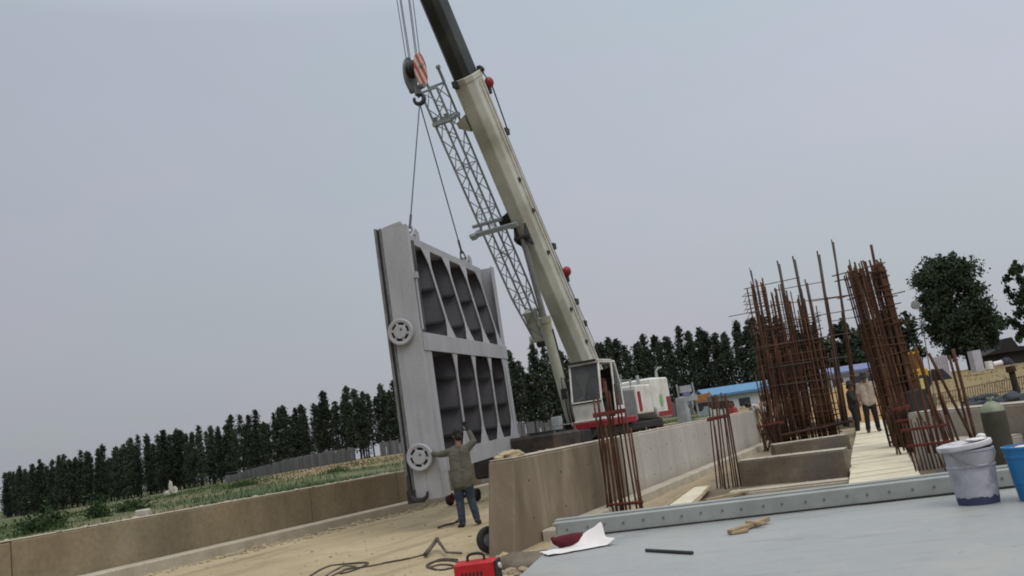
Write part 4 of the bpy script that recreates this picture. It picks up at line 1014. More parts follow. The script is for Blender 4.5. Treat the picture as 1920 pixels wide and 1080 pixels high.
def build_buckets():
    p = on_deck(1836, 943); p.z = DZ
    t = thing('paint_bucket', 'white paint bucket with dark blue foot and loose lid on the grey steel panel', 'bucket', p)
    prof = [(.118, .0), (.124, .0), (.128, .02), (.1435, .235), (.150, .24), (.150, .25), (.146, .254), (.152, .335), (.158, .34), (.158, .352), (.150, .354), (.147, .30), (.122, .015), (.0, .012)]
    MB().lathe(prof, 40, cap=False).build('bucket_body', bucket_material(), t, smooth='auto')
    T = Matrix.Translation((-.014, 0, .362)) @ Matrix.Rotation(R(-5), 4, 'Y')
    MB().lathe([(.0, .0), (.165, .0), (.17, .012), (.168, .03), (.152, .034), (.145, .022), (.0, .02)], 40, T, cap=False).build('lid', mat('lid_plastic', (.62, .60, .63), (.46, .44, .46), rough=.6, scale=8, stain=(.2, .19, .19), stain_amt=.5, stain_scale=9), t, smooth='auto')
    b = MB(); b.ball((.06, -.02, .405), .05, 2, (1.6, 1, .22), .5, 2); b.ball((.11, .0, .42), .02, 2, (1.4, 1, .9), .5, 4); b.build('paint_crust', M['paper'], t, smooth=True)
    b = MB(); b.path([(.158*math.cos(a), .158*math.sin(a), .335 - .09*math.sin((a - R(200))/R(140)*math.pi)) for a in [R(200 + 140*i/16) for i in range(17)]], .003, 6); b.build('wire_handle', M['steel'], t)
    # printed emblem and smudged lines on the side facing out
    b = MB()
    def patch(a0, a1, z0, z1, off=.0012):
        n = 8; vs = []
        for i in range(n+1):
            a = R(a0 + (a1-a0)*i/n)
            for z in (z0, z1):
                r = .124 + (z)/.235*.0195 + off + .0032*(1 if z < .02 else 1)
                vs.append((r*math.cos(a), r*math.sin(a), z))
        b.verts_faces(vs, [(2*i, 2*i+2, 2*i+3, 2*i+1) for i in range(n)])
    patch(288, 304, .175, .20); patch(290, 302, .205, .22); patch(282, 312, .145, .151); patch(296, 300, .160, .175); patch(284, 310, .13, .133)
    b.build('printed_label', mat('label_ink', (.24, .235, .24), (.36, .35, .37), rough=.7, scale=30), t)
    p = on_deck(1952, 935)
    t = thing('plastic_bucket', 'bright blue plastic bucket at the right edge of the lying steel panel', 'bucket', p)
    prof = [(.112, .0), (.118, .0), (.120, .012), (.131, .11), (.134, .112), (.135, .118), (.1325, .121), (.146, .27), (.151, .272), (.151, .285), (.148, .288), (.153, .325), (.161, .328), (.161, .34), (.15, .342), (.146, .30), (.115, .01), (.0, .01)]
    MB().lathe(prof, 44, cap=False).build('bucket_body', M['blue_plastic'], t, smooth='auto')
    b = MB(); b.ball((0, 0, .318), .14, 3, (1, 1, .16), .3, 8); b.build('contents', M['paper'], t, smooth=True)
    b = MB()
    for i in range(7): b.ball((random.uniform(-.1, .1), random.uniform(-.1, .1), .335), .011, 1, (1.3, 1, .5), .4, i)
    b.build('red_scrap', M['red'], t)
build_buckets()

def build_cylinder():
    top = at(1852, 752, 7.35)
    p = V((top.x + .02, 7.35, 0)); H_ = top.z + .0
    t = thing('gas_cylinder', 'brown gas cylinder with pale green shoulder standing behind the paint bucket', 'gas cylinder', (p.x, p.y, 0))
    R_ = .094
    MB().lathe([(R_*.9, -.1), (R_, 0), (R_, H_-.115), (R_*.985, H_-.085)], 32).build('cylinder_body', M['cyl'], t, smooth='auto')
    MB().lathe([(R_*.99, H_-.09), (R_*.9, H_-.055), (R_*.66, H_-.025), (R_*.36, H_-.012), (R_*.3, H_-.005), (.0, H_-.004)], 32, cap=False).build('shoulder', M['cyl_top'], t, smooth=True)
    b = MB(); b.tube((0, 0, H_-.01), (0, 0, H_+.03), .016); b.tube((-.025, 0, H_+.02), (.035, 0, H_+.02), .010); b.build('valve', M['cyl_top'], t)
build_cylinder()

def build_deck_items():
    # crumpled white paper with a dark red cloth roll
    c = on_deck(1082, 1030)
    a = rotz_to(on_deck(1020, 1046), on_deck(1140, 1024))
    t = thing('paper_sheet', 'crumpled white paper sheet at the left corner of the lying steel panel', 'paper', (c.x, c.y, DZ), Matrix.Rotation(a, 3, 'Z'))
    vs, fs = [], []; nx, ny = 28, 14
    for j in range(ny+1):
        for i in range(nx+1):
            x = (i/nx - .5)*.50; y = (j/ny-.5)*.26
            z = .010 + .02*abs(mnoise.noise(V((x*7, y*9, 1)))) + .10*sstep(.06, .13, y)*sstep(-.12, .22, x) + .03*sstep(.18, .25, x)
            x += .015*mnoise.noise(V((y*12, 2, 2))); y += .012*mnoise.noise(V((x*12, 5, 2))) + .06*(x+.25)*0
            vs.append((x, y, z))
    n = nx+1
    for j in range(ny):
        for i in range(nx): fs.append((j*n+i, j*n+i+1, (j+1)*n+i+1, (j+1)*n+i))
    mesh_obj('sheet', vs, fs, M['paper'], t, smooth=True)
    c2 = on_deck(1070, 1027)
    t2 = thing('cloth_bundle', 'dark red cloth bundle lying on the crumpled white paper', 'cloth', (c2.x, c2.y, DZ+.012), Matrix.Rotation(a+.12, 3, 'Z'))
    b = MB()
    pts = [(-.135, .01, .085), (-.12, .0, .06), (-.08, -.01, .045), (-.02, -.015, .038), (.04, -.01, .042), (.09, 0, .055), (.125, .005, .07)]
    b.path(pts, [.008, .028, .045, .05, .048, .035, .010], 12)
    cl = b.build('cloth', M['red_dark'], t2, smooth=True)
    for v in cl.data.vertices: v.co += v.normal*.006*mnoise.noise(v.co*40); v.co.z = max(v.co.z, .004)
    # steel rod and splintered wood
    p, q = on_deck(1212, 1035), on_deck(1299, 1040)
    t = thing('steel_rod', 'short dark steel rod lying alone on the grey panel', 'rod', (p.x, p.y, DZ))
    MB().tube(V((p.x, p.y, DZ+.011)), V((q.x, q.y, DZ+.011)), .011, n=10).build('rod', M['dark'], t, world=True, smooth='auto')
    p, q = on_deck(1370, 1003), on_deck(1440, 981)
    t = thing('wood_offcut', 'splintered piece of wood lying against the bolted edge bar', 'wood', (p.x, p.y, DZ))
    b = MB(); b.bar((p.x, p.y, DZ+.018), (q.x, q.y, DZ+.03), .05, .03); r_ = on_deck(1400, 992); s_ = on_deck(1435, 988); b.bar((r_.x, r_.y, DZ+.05), (s_.x, s_.y, DZ+.02), .025, .02)
    b.bar((p.x, p.y, DZ+.012), (p.x+.12, p.y+.02, DZ+.014), .06, .02); b.build('splinter', M['wood'], t, world=True, bevel=.003)
build_deck_items()

# ------------------------------------------------------------------ concrete beams, walkway, right-hand wall
def slab(name, label, cat, pa, pb, depth, z0, z1, mt, back=True, group=None, part='beam_face'):
    a, b_ = V((pa.x, pa.y, 0)), V((pb.x, pb.y, 0))
    d = (b_-a).normalized(); nrm = V((-d.y, d.x, 0))
    rot = Matrix((d, nrm, V((0, 0, 1)))).transposed()
    t = thing(name, label, cat, a, rot, group)
    L_ = (b_-a).length
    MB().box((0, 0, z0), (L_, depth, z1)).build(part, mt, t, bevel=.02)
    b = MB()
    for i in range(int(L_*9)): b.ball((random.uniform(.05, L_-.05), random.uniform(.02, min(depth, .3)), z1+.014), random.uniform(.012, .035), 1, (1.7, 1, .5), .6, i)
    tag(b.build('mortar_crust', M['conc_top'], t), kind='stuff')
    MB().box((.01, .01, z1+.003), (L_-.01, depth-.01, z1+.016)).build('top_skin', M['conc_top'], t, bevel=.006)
    return t
def build_beams():
    g = 'low concrete cross beams left of the walkway'
    slab('concrete_beam', 'low brown concrete cross beam nearest the viewer, left of the white walkway', 'beam', gz(1392, 913, 0), gz(1592, 893, 0), .45, -.2, .46, M['conc_beam'], group=g)
    slab('concrete_ledge', 'narrow pale concrete ledge just behind the bolted edge bar', 'ledge', gz(1365, 928, 0.03), gz(1592, 903, 0.03), .38, -.3, .05, M['conc_top'], group=None)
    slab('concrete_beam', 'second concrete cross beam, darker and behind the nearest one', 'beam', gz(1455, 862, 0), gz(1597, 842, 0), .5, -.2, .36, M['conc_beam'], group=g)
    slab('concrete_beam', 'farthest concrete cross beam under the tall rebar cages', 'beam', gz(1440, 826, 0), gz(1604, 802, 0), .6, -.2, .42, M['conc_beam'], group=g)
    # right of the walkway
    t = slab('concrete_wall', 'grey-brown concrete wall at the right edge behind the gas cylinder', 'wall', at(1716, 848, 15.4), at(1990, 848, 12.6), .5, -.3, .93, M['conc_grey'], part='wall_face')
    slab('concrete_step', 'stepped concrete ledge in front of the right-hand wall', 'step', at(1748, 860, 14.1), at(1860, 850, 12.9), .6, -.3, .50, M['conc_grey'], part='step_face')
    slab('concrete_footing', 'low concrete footing between the bars and the paint bucket', 'step', at(1745, 890, 11.1), at(1850, 880, 10.6), .5, -.3, .22, M['conc_top'], part='step_face')
    # walkway boards
    NL, NR = gz(1588, 911, PLZ), gz(1728, 891, PLZ); FL, FR = gz(1606, 792, PLZ), gz(1668, 785, PLZ)
    cuts_px = [(911, 891), (882, 866), (859, 845), (834, 822), (815, 803), (792, 783)]
    names = ['nearest white walkway board, beside the edge bar', 'second white walkway board from the edge bar', 'middle white walkway board with a dark crack at its edge', 'white walkway board just in front of the man in the cream shirt', 'farthest white walkway board, under the feet of the man in the cream shirt']
    def edge(L0, L1, ypx, left):
        # point on the left / right edge line at a photo height
        a, b_ = (V((1588, 911, 0)), V((1606, 792, 0))) if left else (V((1728, 891, 0)), V((1666, 784, 0)))
        s = (ypx - a.y)/(b_.y - a.y); return gz(a.x + (b_.x-a.x)*s, ypx, PLZ)
    for i in range(5):
        l0, r0 = edge(0, 0, cuts_px[i][0], True), edge(0, 0, cuts_px[i][1], False)
        l1, r1 = edge(0, 0, cuts_px[i+1][0], True), edge(0, 0, cuts_px[i+1][1], False)
        c = (l0+r0+l1+r1)/4
        k = .972
        q = [c + (p-c)*k + V((random.uniform(-.02, .02), 0, 0)) for p in (l0, r0, r1, l1)]
        dz = [random.uniform(-.012, .012) for _ in range(4)]
        t = thing('walkway_board', names[i], 'board', (c.x, c.y, PLZ), group='white boards of the walkway')
        b = MB(); b.hexa([p + V((0, 0, -.045+d)) for p, d in zip(q, dz)], [p + V((0, 0, d)) for p, d in zip(q, dz)]); b.build('board', M['plank'], t, world=True, bevel=.006)
        for s in (.36, .68): MB().bar(q[0].lerp(q[3], s) + V((0, 0, .0005 + max(dz))), q[1].lerp(q[2], s + random.uniform(-.02, .02)) + V((0, 0, .0005 + max(dz))), .014, .004).build('seam', M['wood'], t, world=True)
        b = MB()
        for s in (.3, .7): b.bar(q[0].lerp(q[1], s) + V((0, .05, -.09)), q[3].lerp(q[2], s) + V((0, -.05, -.09)), .07, .09)
        b.build('batten', M['wood'], t, world=True)
    # loose boards leaning by the wall foot
    for (p0, p1, w, z, lab, mm) in (((1236, 957), (1300, 912), .07, .10, 'thin timber strip lying beside the foot of the concrete wall', 'wood'),
                                ((1268, 952), (1318, 913), .34, .09, 'pale plywood offcut lying beside the foot of the concrete wall', 'plank'),
                                ((1298, 950), (1332, 911), .06, .14, 'weathered timber strip lying right of the plywood offcut', 'wood'),
                                ((1322, 938), (1400, 921), .10, .06, 'short timber lying in front of the second rebar bundle', 'wood')):
        a, b_ = gz(*p0, z), gz(*p1, z); t = thing('timber_board', lab, 'board', (a.x, a.y, 0), group='loose boards by the wall foot')
        MB().bar(a, b_, w, .03).build('board', M[mm], t, world=True, bevel=.004)
build_beams()

# ------------------------------------------------------------------ reinforcing bars
_bar_mesh = {}
def unit_bar(L_, r_, mt, n=6, ribbed=False):
    k = (round(L_, 2), r_, mt.name)
    if k not in _bar_mesh:
        b = MB(); nseg = 5; pts = [(0, 0, L_*i/nseg) for i in range(nseg+1)]
        sd = len(_bar_mesh)
        pts = [(x + L_*.004*mnoise.noise(V((i*.8, sd, 1))), y + L_*.004*mnoise.noise(V((i*.8, sd, 9))), z) for i, (x, y, z) in enumerate(pts)]
        b.path(pts, r_, n); me = bpy.data.meshes.new('bar'); bmesh.ops.recalc_face_normals(b.bm, faces=b.bm.faces[:]); b.bm.to_mesh(me); b.bm.free(); me.materials.append(mt)
        for p in me.polygons: p.use_smooth = True
        _bar_mesh[k] = me
    return _bar_mesh[k]
def add_bar(name, t, p, q, r_, mt=None):
    """a straight bar from p to q (coordinates of the thing)"""
    p, q = V(p), V(q); d = q-p
    L_ = max(.05, round(d.length/.05)*.05)
    o = bpy.data.objects.new(name, unit_bar(L_, r_, mt or M['rust'])); COL.objects.link(o); o.parent = t
    o.matrix_basis = Matrix.Translation(p) @ d.to_track_quat('Z', 'Y').to_matrix().to_4x4() @ Matrix.Rotation(random.uniform(0, 6.28), 4, 'Z')
    return o
def ring(t, x0, x1, y0, y1, z, r_=.011, name='tie'):
    u = lambda a: random.uniform(0, a)
    w = lambda: random.uniform(-.055, .055)
    za, zb, zc, zd = z + w(), z + w(), z + w(), z + w()
    b = MB(); b.path([(x0, y0-u(.07), za), (x0, y1+u(.07), zb)], r_, 5); b.path([(x1, y0-u(.07), zc), (x1, y1+u(.07), zd)], r_, 5)
    b.path([(x0-u(.05), y0, za), ((x0+x1)/2, y0+w()*.4, (za+zc)/2 + w()*.5), (x1+u(.16)*u(1), y0, zc)], r_, 5)
    b.path([(x0-u(.14)*u(1), y1, zb), (x1+u(.05), y1, zd)], r_, 5)
    return b.build(name, M['rust'], t)

def build_cages():
    rnd = random.Random(3)
    # left pair of cages: three dense columns joined by a wall mat, with grey poles
    base = gz(1520, 825, 0); Y = base.y
    sc = Y/1662.0
    rot = Matrix.Rotation(R(-8), 3, 'Z')
    t = thing('rebar_cage', 'broad rusty rebar cage of three dense columns left of the walkway', 'rebar cage', (base.x, Y, 0), rot)
    bars = 0
    H0 = lambda py: (at(1450, py, Y).z)
    zt = {0: at(1425, 522, Y).z, 1: at(1470, 530, Y).z, 2: at(1505, 540, Y).z}
    # column groups: local x range, depth range, top z
    for gi, (x0, x1, n) in enumerate(((-1.20, -.55, 20), (-.40, .14, 16), (.28, .96, 20))):
        for k in range(n):
            fx = rnd.random(); x = x0 + (x1-x0)*fx; y = rnd.choice((-.45, -.45, .0, .5)) + rnd.uniform(-.04, .04)
            h = zt[gi] - rnd.uniform(0, .5) - (.7*rnd.random() if gi == 2 else 0)
            add_bar('vertical_bar', t, (x, y, .0), (x + rnd.uniform(-.07, .07) + .02, y + rnd.uniform(-.08, .08), h), rnd.choice((.019, .022, .027)))
    for k in range(42):
        x = -1.2 + 2.1*rnd.random(); y = rnd.choice((-.48, .52)); h = rnd.uniform(2.4, 4.0)
        add_bar('vertical_bar', t, (x, y, 0), (x + rnd.uniform(-.08, .08), y + rnd.uniform(-.05, .05), h), .021)
    for k in range(17):
        z = .25 + k*.235 + rnd.uniform(-.08, .08)
        if z < 4.2: ring(t, -1.22, .94, -.5, .54, z, .014)
    for k in range(9):
        z = 3.9 + k*.15; 
        ring(t, -1.22, -.60, -.5, .54, z, .010)
    for k in range(6):
        z = 3.6 + k*.2; ring(t, -.38, .14, -.5, .54, z, .010); 
    for k in range(4): ring(t, .30, .94, -.5, .54, 3.4 + k*.22, .010)
    inv = t.matrix_basis.inverted()
    def pole(pa, pb, r_=.030, mt='pole', Yo=0.0, name='pole', Yo2=None):
        add_bar(name, t, inv @ at(*pa, Y+Yo), inv @ at(*pb, Y+(Yo if Yo2 is None else Yo2)), r_, M[mt])
    for a, b_, r_ in (((1408, 507), (1466, 800), .024), ((1460, 494), (1516, 800), .05), ((1489, 486), (1548, 800), .055), ((1512, 530), (1566, 800), .05), ((1535, 477), (1586, 800), .05), ((1562, 455), (1612, 790), .04)):
        pole(b_, a, r_, Yo=-.3)
        # a tapered tip made of a thinner lapped bar
        pole((a[0]+(b_[0]-a[0])*.25, a[1]+(b_[1]-a[1])*.25), (a[0]-3, a[1]-6), r_*.5, 'rust', Yo=-.25)
    for a, b_, r_ in (((1408, 507), (1466, 800), 0), ((1460, 494), (1516, 800), 0), ((1489, 486), (1548, 800), 0), ((1535, 477), (1586, 800), 0), ((1562, 455), (1612, 790), 0)):
        for k in range(5):
            s_ = .14 + .07*k + rnd.uniform(0, .05); ex = rnd.uniform(-7, 7)
            pole((b_[0]+ex, b_[1]), (a[0]+(b_[0]-a[0])*s_ + ex*.5, a[1]+(b_[1]-a[1])*s_), .02, 'rust', Yo=-.3+rnd.uniform(-.08, .08), name='lapped_bar')
    for a, b_ in (((1366, 594), (1425, 582)), ((1400, 656), (1628, 618)), ((1430, 575), (1600, 552)), ((1395, 542), (1500, 520)), ((1522, 565), (1600, 553)), ((1530, 592), (1600, 580)), ((1450, 545), (1545, 528)), ((1560, 602), (1620, 592)), ((1440, 690), (1590, 668)), ((1440, 725), (1600, 704))):
        pole(a, b_, .014, 'pole' if a[1] > 590 else 'rust', Yo=-.55, name='tie_rod')
    for k in range(30):
        x = 1430 + rnd.uniform(0, 150); add_bar('mat_bar', t, inv @ at(x, 826 - (x-1430)*.2, Y-.5), inv @ at(x - 26 + rnd.uniform(-6, 6), 655 + rnd.uniform(0, 60) - (x-1430)*.12, Y-.5 + rnd.uniform(-.1, .1)), .02)
    # a horizontal ledger at the foot
    pole((1440, 822), (1600, 789), .05, 'rust', Yo=-.7, name='ledger')
    # right column cage beside the walkway
    base = gz(1712, 845, 0); Y2 = base.y
    t2 = thing('rebar_cage', 'tall slender square rebar cage right of the man on the walkway', 'rebar cage', (base.x, Y2, 0), Matrix.Rotation(R(-6), 3, 'Z'))
    zt2 = at(1625, 490, Y2).z
    for k in range(92):
        s = k % 4; u = rnd.uniform(-.31, .31)
        x, y = ((u, -.36), (.31, u), (u, .36), (-.31, u))[s]
        h = zt2 - rnd.uniform(0, .28)
        if rnd.random() < .25: h = rnd.uniform(1.4, 3.2)
        add_bar('vertical_bar', t2, (x + rnd.uniform(-.05, .05), y, rnd.uniform(-.1, .1)), (x + rnd.uniform(-.06, .06) - .22*h/zt2, y + rnd.uniform(-.05, .05), h), rnd.choice((.016, .018, .022)))
    for k in range(19):
        z = .2 + k*.205
        sh = -.22*z/zt2
        if z < zt2 - .05: ring(t2, -.33+sh, .33+sh, -.38, .38, z + rnd.uniform(-.02, .02), .012)
    inv2 = t2.matrix_basis.inverted()
    def pole2(pa, pb, r_=.018, mt='rust', Yo=-.4, name='tie_rod'): add_bar(name, t2, inv2 @ at(*pa, Y2+Yo), inv2 @ at(*pb, Y2+Yo), r_, M[mt])
    pole2((1678, 690), (1633, 458), .030, 'rust', 0, 'pole'); pole2((1600, 520), (1592, 486), .015, 'rust', 0, 'pole')
    for a, b_ in (((1655, 556), (1698, 546)), ((1660, 574), (1688, 568)), ((1560, 518), (1660, 492)), ((1565, 528), (1655, 506)), ((1570, 560), (1600, 552)), ((1640, 512), (1662, 508)), ((1640, 540), (1668, 534)), ((1660, 610), (1730, 596))):
        pole2(a, b_, .013)
    # bundles standing in front of the wall
    def bundle(label, pts, Yb, ties, r_=.017, group='starter bars in front of the concrete wall', clampw=None, mt=None, name='rebar_bundle', base_py=None):
        xs = [p[0][0] for p in pts]; b0 = at(sum(xs)/len(xs), pts[0][0][1], Yb)
        tt = thing(name, label, 'rebar', (b0.x, Yb, 0), group=group); iv = tt.matrix_basis.inverted()
        for (a, b_) in pts:
            yo = rnd.uniform(-.12, .12)
            add_bar('bar', tt, iv @ at(*a, Yb+yo), iv @ at(*b_, Yb+yo+rnd.uniform(-.05, .05)), r_*rnd.uniform(.85, 1.2), mt)
        for (a, b_, rr) in ties:
            bb = MB(); bb.bar(iv @ at(*a, Yb-.16), iv @ at(*b_, Yb-.16), rr, rr*.8); bb.build('clamp', M['red_tie'], tt); bb = MB(); bb.bar(iv @ at(a[0], a[1]+3, Yb+.16), iv @ at(b_[0], b_[1]+3, Yb+.16), rr, rr*.8); bb.build('clamp', M['red_tie'], tt)
        return tt
    Yb = gz(1170, 966, 0).y
    bundle('rusty starter bars with a red clamp in front of the stained end of the wall',
           [((1143, 966), (1113, 750)), ((1150, 966), (1120, 742)), ((1158, 966), (1134, 790)), ((1140, 962), (1124, 775)), ((1170, 966), (1134, 715)), ((1176, 968), (1142, 735)), ((1183, 966), (1152, 720)), ((1166, 966), (1138, 770)), ((1196, 966), (1160, 745)), ((1202, 964), (1172, 770)), ((1206, 964), (1182, 800)), ((1146, 965), (1135, 830))],
           Yb, [((1112, 778), (1172, 768), .06), ((1140, 946), (1206, 940), .03)], .018)
    Yb2 = gz(1365, 916, 0).y
    bundle('rusty starter bars in front of the pale grey part of the wall', [((1345, 916), (1327, 742)), ((1352, 916), (1333, 744)), ((1360, 917), (1341, 740)), ((1367, 916), (1345, 742)), ((1375, 914), (1352, 738)), ((1384, 914), (1358, 740)), ((1390, 913), (1360, 738)), ((1380, 914), (1356, 760)), ((1356, 914), (1340, 800))],
           Yb2, [((1326, 786), (1366, 777), .045)], .015)
    Yc = 13.2
    bundle('dark thick bars leaning and crossing above the paint bucket', [((1832, 832), (1786, 652)), ((1822, 830), (1780, 668)), ((1826, 828), (1742, 664)), ((1790, 838), (1748, 690)), ((1776, 842), (1716, 652)), ((1764, 848), (1726, 672)), ((1756, 850), (1706, 655)), ((1742, 850), (1700, 690)), ((1802, 838), (1764, 740))], Yc, [], .021, group='starter bars right of the walkway')
    Yd = 11.4
    bundle('row of thin rusty bars between the walkway and the paint bucket', [((1718+i*7, 884-i*.9), (1692+i*7.2+rnd.uniform(-3, 3), 792-i*.6+rnd.uniform(-14, 6))) for i in range(12)] + [((1792, 886), (1738, 740)), ((1802, 884), (1752, 760)), ((1774, 884), (1722, 770)), ((1808, 884), (1760, 770))], Yd,
           [((1690, 806), (1775, 795), .022), ((1700, 836), (1782, 826), .022)], .0095, group='starter bars right of the walkway')
    t3 = bundle('tangle of short red-brown bars at the right edge of the walkway', [((1688+rnd.uniform(-8, 34), 838+rnd.uniform(-8, 20)), (1660+rnd.uniform(0, 44), 740+rnd.uniform(-6, 50))) for i in range(26)], 17.2, [((1680, 790), (1720, 784), .05), ((1672, 768), (1712, 760), .05)], .017, group='starter bars right of the walkway')
    t4 = bundle('rows of short starter bars at the far end of the pale wall', [((1432+rnd.uniform(0, 40), 856+rnd.uniform(-16, 4)), (1412+rnd.uniform(0, 52), 756+rnd.uniform(0, 40))) for i in range(26)], 27.0, [((1420, 800), (1470, 790), .05)], .018, group='starter bars in front of the concrete wall')
build_cages()

# ------------------------------------------------------------------ things on the ground in the foreground
def ground_pt(px, py, dz=0.0):
    p = gz(px, py, 0); p.z = ground_z(p.x, p.y) + dz; return p
def build_ground_items():
    # welding set
    c = gz(902, 1108, 0)
    a, b_ = gz(864, 1080, .0), gz(944, 1076, .0)
    rot = Matrix.Rotation(rotz_to(a, b_) + .38, 3, 'Z')
    t = thing('welding_machine', 'red welding machine with a black carrying handle on the ground', 'welding machine', (c.x, c.y, ground_z(c.x, c.y)), rot)
    MB().box((-.23, -.13, .025), (.20, .13, .315)).build('casing', M['welder'], t, bevel=.02)
    MB().box((.201, -.125, .03), (.222, .125, .31)).build('front_panel', M['rubber'], t, bevel=.008)
    for y in (-.06, .06):
        MB().tube((.222, y, .08), (.25, y, .08), .022, n=14).build('socket', M['steel'], t)
    MB().tube((.222, 0, .24), (.245, 0, .24), .03, n=16).build('dial', M['paper'], t)
    b = MB(); b.path(smooth_path([V((-.10, 0, .31)), V((-.095, 0, .365)), V((-.05, 0, .385)), V((.03, 0, .385)), V((.075, 0, .365)), V((.08, 0, .31))], 4), .014, 8); b.build('handle', M['rubber'], t, smooth=True)
    b = MB()
    for x in (-.17, .14):
        for y in (-.1, .1): b.tube((x, y, -.01), (x, y, .026), .018)
    b.build('foot', M['rubber'], t)
    b = MB()
    for k in range(6): b.box((-.15+k*.04, -.1335, .10), (-.13+k*.04, -.1305, .22))
    b.build('vent', M['rubber'], t)
    # cables
    def cable(label, pts, r_, mt='hose'):
        r_ *= .78; P = smooth_path([ground_pt(x, y, r_*.8) for x, y in pts], 7)
        for i, p in enumerate(P): p.z += .012*abs(mnoise.noise(V((i*.3, 1, 0))))
        t = thing('cable', label, 'cable', P[0], group='cables strewn on the earth')
        MB().path(P, r_, 7).build('sheath', M[mt], t, world=True, smooth=True)
    cable('long dark cable snaking over the earth from the left to the welding clamp', [(560, 1100), (592, 1076), (618, 1064), (652, 1060), (690, 1058), (672, 1068), (640, 1078), (650, 1070), (690, 1064), (730, 1056), (770, 1047), (800, 1040)], .017)
    cable('coiled loops of dark cable left of the welding machine', [(870, 1072), (850, 1060), (826, 1058), (802, 1064), (812, 1054), (842, 1051), (866, 1056), (850, 1064), (822, 1068), (800, 1060), (830, 1049), (858, 1050)], .017)
    cable('thin cable lying in loops at the bottom edge left of centre', [(575, 1110), (606, 1086), (628, 1072), (646, 1063), (668, 1066), (640, 1074), (612, 1090)], .012)
    cable('cable looping behind the welding machine towards the wall end', [(868, 1070), (880, 1052), (905, 1046), (930, 1050), (952, 1056), (975, 1048)], .014)
    # electrode holder / clamp
    p, q = ground_pt(798, 1046, .05), ground_pt(822, 1032, .16)
    t = thing('electrode_holder', 'dark welding electrode holder lying on its cable on the earth', 'welding tool', ground_pt(798, 1046))
    b = MB(); b.tube(p, q, .035, .028, n=10); b.tube(q, ground_pt(838, 1042, .06), .028, .018, n=8); b.tube(ground_pt(838, 1042, .06), ground_pt(866, 1040, .03), .016, n=7); b.ball(q, .034, 2); b.build('grip', M['hose'], t, world=True, smooth='auto')
    # small wheel leaning by the wall end
    c = at(916, 1003, 12.6); rw = .185
    t = thing('cart_wheel', 'small black rubber wheel leaning against the near end of the concrete wall', 'wheel', (c.x, c.y, ground_z(c.x, c.y)))
    T = Matrix.Translation((0, 0, rw)) @ Matrix.Rotation(R(28), 4, 'Z') @ Matrix.Rotation(R(84), 4, 'X')
    MB().lathe([(.10, -.035), (.15, -.045), (.18, -.03), (.187, 0), (.18, .03), (.15, .045), (.10, .035)], 32, T, cap=False).build('tyre', M['rubber'], t, smooth=True)
    b = MB(); b.lathe([(.03, -.03), (.105, -.02), (.105, .02), (.03, .03)], 24, T, cap=False); b.lathe([(.028, -.05), (.028, .05)], 12, T)
    b.build('rim', M['seal'], t, smooth='auto')
    # tool by the man's feet
    a, b_ = ground_pt(822, 994, .03), ground_pt(852, 986, .04)
    t = thing('pry_bar', 'dark pry bar lying by the feet of the man at the gate', 'tool', a)
    b = MB(); b.path([a, a.lerp(b_, .4) + V((0, 0, .01)), b_, b_ + V((.1, .1, .06))], [.022, .02, .02, .014], 7); b.bar(ground_pt(835, 988, .03), ground_pt(862, 984, .05), .06, .03); b.build('bar', M['dark'], t, world=True)
    # hose trolley beyond the gate
    c = at(868, 934, 23.0); z = ground_z(c.x, c.y)
    t = thing('hand_cart', 'low two-wheeled cart with a red wheel on the earth behind the legs of the man', 'cart', (c.x, c.y, z), Matrix.Rotation(R(12), 3, 'Z'))
    for x, mm in ((-.33, 'red'), (.36, 'dark')):
        T = Matrix.Translation((x, 0, .17)) @ Matrix.Rotation(R(60), 4, 'Z') @ Matrix.Rotation(R(90), 4, 'X')
        w = MB().lathe([(.06, -.05), (.15, -.06), (.17, 0), (.15, .06), (.06, .05)], 24, T, cap=False).build('wheel', M['rubber'], t, smooth='auto')
        MB().lathe([(.11, -.065), (.11, .065)], 18, T).build('rim', M['red' if mm == 'red' else 'dark'], w)
    b = MB(); b.tube((-.33, 0, .17), (.36, 0, .17), .03); b.box((-.2, -.12, .18), (.25, .3, .23)); b.path([(-.1, .3, .2), (-.1, .7, .3), (.1, .7, .3), (.1, .3, .2)], .02, 6); b.build('frame', M['dark'], t)
    # sack on the wall end, post beside
    p = WA + WD*.75 + WN*.22; 
    t = thing('cement_sack', 'sand-coloured sack lying on top of the near end of the concrete wall', 'sack', (p.x, p.y, 1.215), Matrix.Rotation(R(60), 3, 'Z'))
    b = MB(); b.ball((0, 0, .045), .19, 3, (1.25, .62, .36), .5, 4); b.ball((-.2, .06, .03), .1, 2, (1.3, .8, .5), .5, 6); o = b.build('sack', M['sand_sack'], t, smooth=True)
    for v in o.data.vertices: v.co.z = max(.0, v.co.z)
    p = WA + WD*1.75 + WN*.25
    # rubble at the foot of the low wall: loose bits nobody would count
    vs = MB(); rnd = random.Random(11)
    for i in range(900):
        s = rnd.uniform(0, 22); d = -.55 - abs(rnd.gauss(0, .28))
        q = LW_A + LW_D*s + LW_N*d
        r_ = abs(rnd.gauss(.016, .018)) + .006
        vs.ball((q.x, q.y, ground_z(q.x, q.y) + r_*.25), r_, 1, (rnd.uniform(.8, 1.8), rnd.uniform(.7, 1.4), rnd.uniform(.5, .9)), .7, i)
    for i in range(420):
        y = rnd.uniform(8, 24); x = rnd.uniform(-.42*y, -.02*y)
        q = V((x, y, 0)); 
        if (q - LW_A).dot(LW_N) > -.5: continue
        r_ = abs(rnd.gauss(.006, .008)) + .004
        vs.ball((x, y, ground_z(x, y) + r_*.3), r_, 1, (1.3, 1, .7), .7, i)
    o = vs.build('rubble', M['rubble']); tag(o, kind='stuff')
    # bits and clods near the wall end
    vs = MB()
